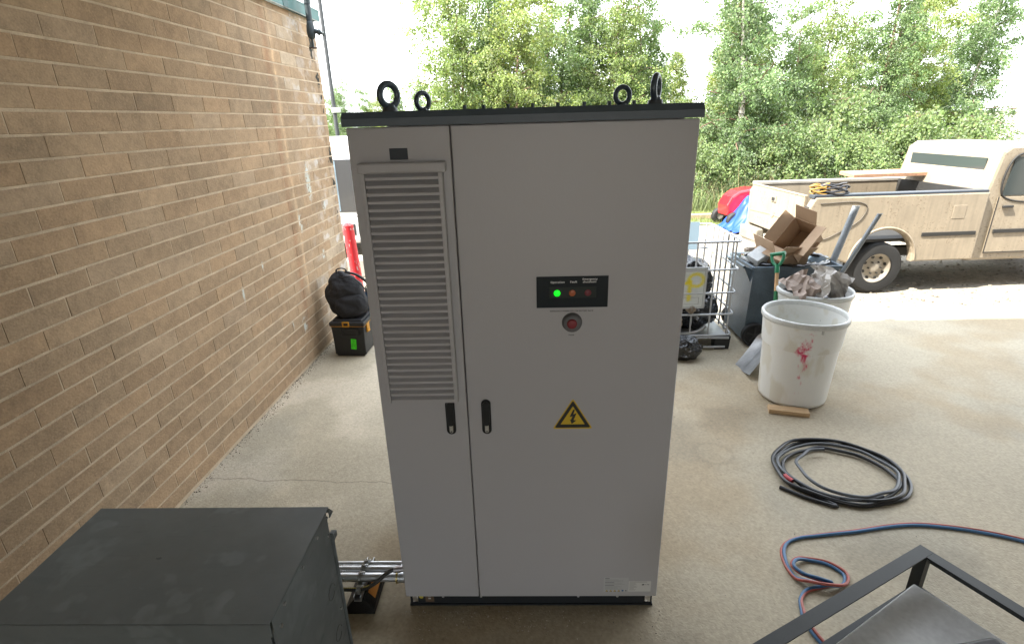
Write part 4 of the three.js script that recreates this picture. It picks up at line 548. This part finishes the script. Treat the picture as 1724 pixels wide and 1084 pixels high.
// ---------------------------------------------------------------- red mower and blue tarp
{
  const t = thing('riding_mower', 'red riding mower with black wheels standing behind the pickup', 'mower', [4.84, -0.12, -10.2], 0.15); t.scale.setScalar(0.84);
  const red = P({ color: lin(0.55, 0.012, 0.02), roughness: 0.3, clearcoat: 0.5 }), bk = paint(lin(0.02, 0.02, 0.02), 0.7);
  const hood = prism([[-0.50, 0.36], [0.42, 0.36], [0.42, 0.90], [0.10, 0.92], [-0.25, 0.86], [-0.42, 0.74], [-0.52, 0.55]], 0.44, 0.05).translate(0, 0, -0.22);
  const h = part('hood', hood, red, t); part('hood_stripe', bx(0.3, 0.035, 0.006, 0.10, 0.72, 0.275), paint(lin(0.03, 0.03, 0.05), 0.4), h);
  part('frame', [rb(1.5, 0.10, 0.42, 0.02, 0.25, 0.30, 0), rb(0.7, 0.14, 0.95, 0.04, 0.25, 0.18, 0)], bk, t);
  part('rear_fender', rb(0.62, 0.10, 0.95, 0.04, 0.85, 0.55, 0), red, t);
  part('seat', [rb(0.40, 0.08, 0.44, 0.03, 0.82, 0.68, 0), rb(0.08, 0.36, 0.44, 0.03, 1.02, 0.84, 0, 0, 0, -0.2)], bk, t);
  part('steering_wheel', [T(new THREE.TorusGeometry(0.16, 0.014, 8, 24), 0.50, 1.0, 0, Math.PI / 2, 0.5, 0), rod([0.40, 0.85, 0], [0.50, 1.0, 0], 0.014)], bk, t);
  for (const [x, r, w] of [[-0.42, 0.20, 0.15], [0.85, 0.27, 0.24]]) for (const s of [1, -1]) { const wl = part('wheel', T(lathe([[0.09, -w / 2], [r * 0.85, -w / 2], [r, -w / 3], [r, w / 3], [r * 0.85, w / 2], [0.09, w / 2]], 30), x, r, s * 0.40, Math.PI / 2), bk, t); part('rim', cy(0.10, 0.10, w * 0.8, x, r, s * 0.40, Math.PI / 2, 0, 0, 20), paint(lin(0.45, 0.43, 0.38), 0.5), wl); }
  const g = new THREE.PlaneGeometry(1.5, 0.9, 60, 40); { const p = g.attributes.position; for (let i = 0; i < p.count; i++) { const x = p.getX(i), y = p.getY(i); const rise = smooth(-0.75, -0.15, x) * 0.58 * smooth(-0.45, 0.1, y); const n = noise3.noise(x * 4, y * 6, 2) * 0.10 + (1 - Math.abs(noise3.noise(x * 7 + 3, y * 9, 5)) * 2) * 0.05; p.setXYZ(i, x, Math.max(0.0, rise + n * (0.5 + rise)) + 0.01, -y); } g.computeVertexNormals(); }
  solo('tarp', g.rotateY(0.12).translate(5.03, -0.118, -9.62), P({ color: lin(0.008, 0.05, 0.30), roughness: 0.5 }), 'crumpled bright blue tarp heaped before the red mower', 'tarp');
  for (const [x, z, s, l] of [[3.98, -11.4, 0.10, 'round white plastic jug lying in the weeds']]) solo('plastic_jug', [T(lathe([[0.001, 0], [0.11, 0.005], [0.12, 0.03], [0.12, 0.18], [0.06, 0.25], [0.03, 0.26], [0.03, 0.3], [0.001, 0.3]], 24), x, -0.01, z, 0, 0, 0.9)], paint(lin(0.75, 0.75, 0.72), 0.4), l, 'jug');
  solo('timber', [rb(4.2, 0.12, 0.14, 0.015, 5.6, -0.06, -11.05, 0, 0.03, 0)], M({ color: lin(0.42, 0.31, 0.21), map: rep(blotch, 1.5), roughness: 0.9 }), 'long weathered timber edging the grass below the trees', 'timber');
}
// ---------------------------------------------------------------- cables on the floor, cart at the lower right
{
  const coil = (cx, cz, r0, n, r, seed, sweep) => { const p = [], q = rng(seed); for (let i = 0; i < n * 16; i++) { const a = i / 16 * 6.283 + sweep; const rr = r0 + 0.035 * (q() - 0.5) + 0.05 * Math.sin(i * 0.21); p.push([cx + rr * Math.cos(a) * 1.0, r + 0.012 * Math.floor(i / 16) * 0.9, cz + rr * Math.sin(a) * 0.86]); } return p; };
  const p1 = coil(2.02, -1.03, 0.36, 3, 0.011, 5, 2.4); p1.unshift([1.585, 0.012, -0.895], [1.62, 0.012, -0.86], [1.70, 0.012, -0.79], [1.84, 0.012, -0.71]);
  const t = thing('cable_coil', 'coil of thick black cable with red tape on the concrete', 'cable');
  part('cable', tube(p1, 0.0115, 10, 500), paint(lin(0.018, 0.02, 0.023), 0.35), t);
  part('cable', tube(coil(2.03, -1.02, 0.32, 1.6, 0.035, 15, 1.2), 0.0105, 10, 300), paint(lin(0.10, 0.11, 0.12), 0.4), t).userData.label = 'grey strand in the coil';
  part('tape', tube([[1.652, 0.030, -0.985], [1.66, 0.030, -0.955], [1.675, 0.030, -0.925]], 0.016, 10), paint(lin(0.55, 0.06, 0.07), 0.5), t);
  const h = thing('twin_hose', 'blue and red twin hose looped loosely on the concrete floor', 'hose');
  const base = [[2.9, 0.6], [3.05, 0.1], [2.8, -0.35], [2.25, -0.55], [1.80, -0.50], [1.60, -0.475], [1.50, -0.46], [1.42, -0.425], [1.375, -0.37], [1.355, -0.31], [1.345, -0.25], [1.35, -0.19], [1.385, -0.15], [1.46, -0.125], [1.56, -0.14], [1.60, -0.20], [1.555, -0.27], [1.47, -0.30], [1.40, -0.285], [1.365, -0.245], [1.39, -0.195], [1.46, -0.16], [1.52, -0.15], [1.44, -0.13], [1.37, -0.11], [1.315, -0.06], [1.29, 0.0], [1.275, 0.06], [1.30, 0.20], [1.42, 0.35], [1.7, 0.42]];
  const rr = rng(3), lift = i => 0.009 + ([12, 13, 18, 19, 20, 21].includes(i) ? 0.02 : 0);
  part('blue_hose', tube(base.map(([x, z], i) => [x, lift(i), z]), 0.0085, 9, 320), paint(lin(0.06, 0.17, 0.33), 0.45), h);
  part('red_hose', tube(base.map(([x, z], i) => [x + 0.014 * Math.sin(i * 0.45 + 1.2), lift(i) + 0.010 * Math.cos(i * 0.45), z + 0.012 * Math.cos(i * 0.45 + 1.2)]), 0.0075, 9, 320), paint(lin(0.45, 0.10, 0.07), 0.45), h);
}
{
  const t = thing('steel_cart', 'black steel frame cart with white boards on its lower shelf', 'cart', [0.66, 0, 0.735], 0.4775);
  const bk = paint(lin(0.030, 0.036, 0.038), 0.5, { rep: 2 });
  const Lx = 1.0, Lz = 0.6;
  for (const [w, d, x, z] of [[Lx, 0.045, Lx / 2 - 0.1, 0.0225], [Lx, 0.045, Lx / 2 - 0.1, Lz - 0.02], [0.045, Lz - 0.092, -0.078, Lz / 2], [0.045, Lz - 0.092, Lx - 0.123, Lz / 2]]) part('frame_bar', [bx(w, 0.006, d, x, 0.70, z), w > d ? bx(w, 0.04, 0.006, x, 0.676, z < 0.1 ? 0.0035 : Lz - 0.0005) : bx(0.006, 0.04, d, x < 0 ? -0.097 : Lx - 0.103, 0.676, z)], bk, t);
  for (const x of [-0.075, Lx - 0.125]) for (const z of [0.03, Lz - 0.03]) { part('leg', bx(0.035, 0.60, 0.035, x, 0.396, z), bk, t); const c = part('caster', T(cy(0.045, 0.045, 0.026, 0, 0, 0, Math.PI / 2, 0, 0, 20), x, 0.046, z), blackPlastic, t); part('caster_fork', [bx(0.05, 0.05, 0.004, x, 0.07, z - 0.017), bx(0.05, 0.05, 0.004, x, 0.07, z + 0.017)], steelMat, c); }
  part('shelf', bx(Lx - 0.05, 0.012, Lz - 0.06, Lx / 2 - 0.1, 0.55, Lz / 2), bk, t);
  t.updateMatrixWorld();
  const put = (g) => g.applyMatrix4(t.matrixWorld);
  solo('foam_board', put(T(rb(0.80, 0.05, 0.46, 0.006), 0.42, 0.582, 0.30, 0, 0.05, 0)), paint(lin(0.78, 0.79, 0.79), 0.7), 'white foam board lying flat on the cart shelf', 'board');
  solo('dark_case', put(T(rb(0.30, 0.07, 0.20, 0.015), 0.56, 0.6425, 0.36, 0, -0.3, 0)), paint(lin(0.05, 0.047, 0.05), 0.5), 'charcoal plastic case on the white board under the cart frame', 'case');
}
// debris at the foot of the cabinet
{
  const r = rng(44), g = new THREE.IcosahedronGeometry(1, 0), im = new THREE.InstancedMesh(g, M({ color: lin(0.55, 0.5, 0.42), roughness: 0.9 }), 420), m = new THREE.Matrix4();
  for (let i = 0; i < 420; i++) { const s = 0.0012 + 0.0022 * r() * r(); const x = i < 250 ? -0.62 + 1.25 * r() : -2.0 + 4.2 * r(), z = i < 250 ? 0.0 + 0.25 * r() * r() : -2.5 + 3.2 * r(); m.compose(V(x, s * 0.6, z), new THREE.Quaternion().setFromEuler(new THREE.Euler(r() * 6, r() * 6, 0)), V(s * (1 + r()), s * 0.7, s)); im.setMatrixAt(i, m); const c = 0.3 + 0.9 * r(); im.setColorAt(i, lin(c, c, c)); }
  im.name = 'concrete_crumbs'; im.userData = { kind: 'stuff', label: 'fine pale crumbs scattered at the foot of the cabinet', category: 'debris' }; scene.add(im);
}

{
  const r = rng(91), im = new THREE.InstancedMesh(new THREE.IcosahedronGeometry(1, 0), M({ color: lin(0.16, 0.13, 0.10), roughness: 0.95 }), 1500), m = new THREE.Matrix4();  // dark crumbs added to stand for the shade at the wall foot
  for (let i = 0; i < 1500; i++) { const w = r() * r(), sz = 0.0015 + 0.006 * r() * r() * r(), st = -0.5 + 4.6 * Math.sqrt(r()); m.compose(V(-2.2203 + st * 0.0254 + 0.004 + 0.10 * w, sz * 0.5, -st), new THREE.Quaternion().setFromEuler(new THREE.Euler(r() * 6, r() * 6, 0)), V(sz * (1 + r()), sz * 0.6, sz)); im.setMatrixAt(i, m); const c = 0.5 + 1.2 * r(); im.setColorAt(i, lin(c, c, c)); }
  im.name = 'grit'; im.userData = { kind: 'stuff', label: 'dark grit and crumbs added for the shade along the foot of the brick wall', category: 'debris' }; scene.add(im);
}

// ---------------------------------------------------------------- vegetation
const leafMat = P({ vertexColors: true, roughness: 0.9, transmission: 0.55, thickness: 0, color: lin(1, 1, 1), side: THREE.DoubleSide });
const birchTex = tex(128, 512, (u, v) => { const n = vn(u * 5, v * 40, 40, 3), k = 0.9 + 0.3 * (fbm(u, v, 8, 4, 2) - 0.5); return n > 0.72 ? [0.06, 0.05, 0.045] : [0.48 * k, 0.43 * k, 0.37 * k]; });
const barkMat = M({ map: rep(birchTex, 1), vertexColors: true, roughness: 0.9 });
function dye(g, c) { const n = g.attributes.position.count, a = new Float32Array(n * 3); for (let i = 0; i < n; i++) a.set(c, 3 * i); g.setAttribute('color', new THREE.BufferAttribute(a, 3)); return g; }
function makeTree(name, seed, h, spread, nLeaf, low, tint, leaf) {
  const r = rng(seed), gs = () => (r() + r() + r() - 1.5) * 1.15, stems = 1 + (r() < 0.6 ? 1 : 0), wood = [], br = [];
  for (let s = 0; s < stems; s++) {
    const lean = [0.10 * gs() + (s ? 0.16 * (r() - 0.5) : 0), 0.10 * gs()], H = h * (s ? 0.82 : 1), tp = t => V(lean[0] * h * t * t + 0.07 * Math.sin(t * 7 + seed) + s * 0.12, H * t, lean[1] * h * t * t + 0.07 * Math.cos(t * 6 + seed * 2));
    const pts = []; for (let i = 0; i <= 8; i++) pts.push(tp(i / 8));
    const tg = new THREE.TubeGeometry(new THREE.CatmullRomCurve3(pts), 20, 0.010 * h, 8); { const p = tg.attributes.position; const c = new THREE.CatmullRomCurve3(pts); for (let i = 0; i <= 20; i++) { const o = c.getPointAt(i / 20), k = 1.0 - 0.9 * i / 20; for (let j = 0; j <= 8; j++) { const q = i * 9 + j; p.setXYZ(q, o.x + (p.getX(q) - o.x) * k, o.y + (p.getY(q) - o.y) * k, o.z + (p.getZ(q) - o.z) * k); } } tg.computeVertexNormals(); } wood.push(dye(tg, seed === 59 ? [1, 1, 1] : [0.55, 0.40, 0.32]));
    const nb = Math.round(44 / Math.sqrt(stems));
    for (let i = 0; i < nb; i++) {
      const t = lerp(low, 0.985, Math.pow((i + r()) / nb, 0.85)), a = i * 2.4 + r() * 1.2, base = tp(t), prof = Math.pow(Math.max(0, 1 - t), 0.62) * (t < low + 0.12 ? 0.75 : 1), L = spread * (0.22 + prof) * (0.55 + 0.75 * r());
      const up = 0.35 + 0.5 * t + 0.25 * gs(), d = V(Math.cos(a), up, Math.sin(a)).normalize();
      const P3 = [base]; for (let k = 1; k <= 4; k++) { const q = k / 4; P3.push(base.clone().addScaledVector(d, L * q).add(V(0.08 * gs(), -0.30 * L * q * q * (0.4 + r()), 0.08 * gs()))); }
      const c = new THREE.CatmullRomCurve3(P3); wood.push(dye(new THREE.TubeGeometry(c, 6, Math.max(0.005, 0.0024 * h * (1 - 0.7 * t)), 4), [0.30, 0.2, 0.15])); br.push([c, L]);
    }
  }
  const tot = br.reduce((s, b) => s + b[1] * b[1] * 0.5 + b[1], 0), pos = [], col = [];
  for (const [c, L] of br) {
    const n = Math.round(nLeaf * (L * L * 0.5 + L) / tot), tw = Math.max(6, Math.round(11 * L)), twigs = [];
    for (let k = 0; k < tw; k++) { const q = 0.15 + 0.85 * r(), o = c.getPoint(q); twigs.push([o, V(gs(), 0.1 - 0.5 * r(), gs()).normalize().multiplyScalar((0.3 + 0.55 * r()) * Math.min(1, 0.5 + 0.4 * L)), 0.75 + 0.5 * r()]); }
    for (let i = 0; i < n; i++) {
      const [o, d, br2] = twigs[(r() * tw) | 0], q = Math.sqrt(r()), x = o.x + d.x * q + 0.11 * gs(), y = o.y + d.y * q - 0.12 * q * q + 0.13 * gs(), z = o.z + d.z * q + 0.11 * gs();
      const s = leaf * (0.65 + 0.7 * r()), u = V(gs(), -0.7 + 0.6 * gs(), gs()).normalize().multiplyScalar(s), w = V(gs(), gs(), gs()).cross(u).normalize().multiplyScalar(s * 0.42);
      const A = [x, y, z], B = [x + u.x * 0.45 + w.x, y + u.y * 0.45 + w.y, z + u.z * 0.45 + w.z], C = [x + u.x, y + u.y, z + u.z], D = [x + u.x * 0.45 - w.x, y + u.y * 0.45 - w.y, z + u.z * 0.45 - w.z];
      pos.push(...A, ...B, ...C, ...A, ...C, ...D); const k = br2 * (0.75 + 0.5 * r()), ye = r() < 0.12 ? 1.25 : 1; for (let m = 0; m < 6; m++) col.push(tint[0] * k * ye, tint[1] * k, tint[2] * k);
    }
  }
  const g = new THREE.BufferGeometry(); g.setAttribute('position', new THREE.Float32BufferAttribute(pos, 3)); g.setAttribute('color', new THREE.Float32BufferAttribute(col, 3)); g.computeVertexNormals(); g.setAttribute('uv', new THREE.Float32BufferAttribute(new Float32Array(pos.length / 3 * 2), 2));
  const t = new THREE.Group(); t.name = name;
  part('trunk', wood, barkMat, t); const cr = new THREE.Mesh(g, leafMat); cr.name = 'crown'; cr.castShadow = cr.receiveShadow = true; t.add(cr); return t;
}
const protos = [
  makeTree('birch_tree', 11, 7.2, 1.55, 36000, 0.08, [0.185, 0.260, 0.054], 0.062),
  makeTree('birch_tree', 23, 6.6, 1.35, 31000, 0.08, [0.155, 0.241, 0.065], 0.062),
  makeTree('birch_tree', 37, 7.8, 1.25, 32000, 0.10, [0.148, 0.237, 0.069], 0.060),
  makeTree('birch_tree', 41, 6.2, 1.65, 34000, 0.05, [0.207, 0.269, 0.050], 0.062),
  makeTree('birch_tree', 59, 8.2, 1.45, 34000, 0.10, [0.137, 0.222, 0.067], 0.063)];
const placed = [ // proto, x, z, scale, turn, label
  [0, -2.15, -15.2, 1.0, 0.0, 'broad birch whose long low twig reaches out toward the open sky'],
  [2, -0.75, -16.0, 1.0, 1.1, 'tall birch rising just behind the rear left lifting eye of the cabinet'],
  [3, -0.2, -14.4, 0.98, 2.3, 'bushy birch directly behind the row of lid bolts'],
  [1, 1.15, -16.6, 1.0, 3.9, 'narrow birch on the left edge of the gap in the treetops'],
  [2, 2.25, -17.2, 0.95, 0.6, 'slim birch with ragged top behind the middle of the cabinet lid'],
  [0, 3.05, -16.6, 0.92, 4.4, 'rounded birch behind the rear right lifting eye'],
  [1, 3.95, -17.5, 1.02, 2.0, 'upright birch left of the sky notch behind the front right lifting eye'],
  [4, 6.1, -14.3, 0.98, 0.9, 'tallest white-trunked birch standing over the weeds beside the pickup'],
  [3, 7.1, -16.6, 0.90, 5.1, 'bushy birch behind the pickup tailgate'],
  [1, 8.3, -16.0, 0.82, 1.7, 'lower birch behind the pickup bed'],
  [0, 9.9, -17.4, 0.88, 3.0, 'birch with drooping twigs behind the pickup cab'],
  [2, 11.4, -16.6, 0.95, 2.5, 'tall slim birch beyond the pickup hood'],
  [3, 13.2, -17.8, 1.0, 0.3, 'wide birch at the far end of the tree row past the pickup'],
  [4, 15.2, -18.2, 0.95, 4.0, 'dark birch farthest along the tree row past the pickup']];
const usedProto = new Set();
function plant(i, x, z, s, turn, label, group) { const o = usedProto.has(i) ? protos[i].clone() : protos[i]; usedProto.add(i); o.name = numbered('birch_tree'); o.position.set(x, -0.12, z); o.rotation.y = turn; o.scale.setScalar(s); o.userData = { label, category: 'tree', group }; scene.add(o); return o; }
for (const p of placed) plant(...p, 'birch trees beyond the yard');
{ // second row behind, and the far wood on the left
  const r = rng(77);
  for (let i = 0; i < 11; i++) plant([4, 2, 1, 0, 3][i % 5], -1.4 + i * 1.75 + 0.5 * r(), -20.5 - 2 * r(), 0.68 + 0.14 * r(), r() * 6, 'birch of the shaded second row behind the front trees', 'second row of birches');
  for (let i = 0; i < 14; i++) plant([1, 3, 0, 2, 4][i % 5], -15 + i * 0.95 + 0.6 * r(), -31 - 5 * r(), 0.58 + 0.13 * r(), r() * 6, 'small far birch in the low wood beyond the camper', 'far birches');
}
// verge: grass, tall weeds, bushes
{
  const g = new THREE.PlaneGeometry(60, 16, 1, 1).rotateX(-Math.PI / 2).translate(14, -0.114, -18.2); struct('grass_verge', g, M({ map: rep(tex(512, 512, (u, v) => { const k = 1 + 0.6 * (fbm(u, v, 10, 5, 3) - 0.5) + 0.5 * (fbm(u, v, 100, 2, 4) - 0.5); return [0.10 * k, 0.135 * k, 0.04 * k]; }), 0.3), roughness: 1 }));
  const blade = new THREE.BufferGeometry(); blade.setAttribute('position', new THREE.Float32BufferAttribute([-0.5, 0, 0, 0.5, 0, 0, 0.25, 0.6, 0.12, -0.5, 0, 0, 0.25, 0.6, 0.12, -0.2, 0.6, 0.12, -0.2, 0.6, 0.12, 0.25, 0.6, 0.12, 0.1, 1, 0.4], 3)); blade.computeVertexNormals();
  const mk = (name, label, n, fn, mat) => { const im = new THREE.InstancedMesh(blade, mat, n), m = new THREE.Matrix4(), r = rng(n); for (let i = 0; i < n; i++) { const [x, z, w, h, c] = fn(r); m.compose(V(x, -0.12, z), new THREE.Quaternion().setFromEuler(new THREE.Euler(0.3 * (r() - 0.5), r() * 6.28, 0.5 * (r() - 0.5))), V(w, h, h)); im.setMatrixAt(i, m); im.setColorAt(i, lin(...c)); } im.name = name; im.userData = { kind: 'stuff', label, category: 'grass' }; im.castShadow = im.receiveShadow = true; scene.add(im); };
  const gm = P({ roughness: 0.9, transmission: 0.3, thickness: 0, side: THREE.DoubleSide });
  mk('short_grass', 'short bright green grass between gravel and timber', 16000, r => { const k = 0.7 + 0.6 * r(); return [3.0 + 11 * r(), -10.1 - 3.0 * r(), 0.012, 0.06 + 0.10 * r(), [0.17 * k, 0.20 * k, 0.05 * k]]; }, gm);
  mk('tall_weeds', 'tall green weeds and dry grass under the trees', 22000, r => { const dry = r() < 0.12, k = 0.6 + 0.7 * r(), x = -6 + 24 * r(), z = -12.0 - 2.4 * r(); return [x, z, dry ? 0.010 : 0.03, ((dry ? 0.45 : 0.12) + (dry ? 0.5 : 0.35) * r()) * (0.3 + 1.3 * fbm(x / 40 + 0.5, 0.2, 40, 2, 3)), dry ? [0.42 * k, 0.33 * k, 0.17 * k] : [0.15 * k, 0.19 * k, 0.06 * k]]; }, gm);
}
const bushP = makeTree('leafy_bush', 71, 1.7, 0.8, 11000, 0.02, [0.157, 0.233, 0.060], 0.06);
[[4.6, -13.4, 1.0], [5.6, -13.6, 0.9], [6.9, -13.5, 1.1], [8.0, -13.8, 1.2], [9.3, -13.6, 1.0], [10.7, -13.9, 1.3], [12.3, -14.1, 1.2], [3.5, -13.6, 1.2], [7.5, -15.0, 1.5], [9.0, -15.2, 1.6], [5.2, -15.4, 1.5]].forEach(([x, z, s], i) => { const o = i ? bushP.clone() : bushP; o.name = numbered('leafy_bush'); o.position.set(x, -0.12, z); o.scale.setScalar(s); o.rotation.y = i * 1.9; o.userData = { label: 'low leafy green bush growing under the birches', category: 'bush', group: 'bushes under the birches' }; scene.add(o); });

scene.traverse(o => { if (o.isMesh) { o.castShadow = true; o.receiveShadow = true; } });
renderer.render(scene, camera);
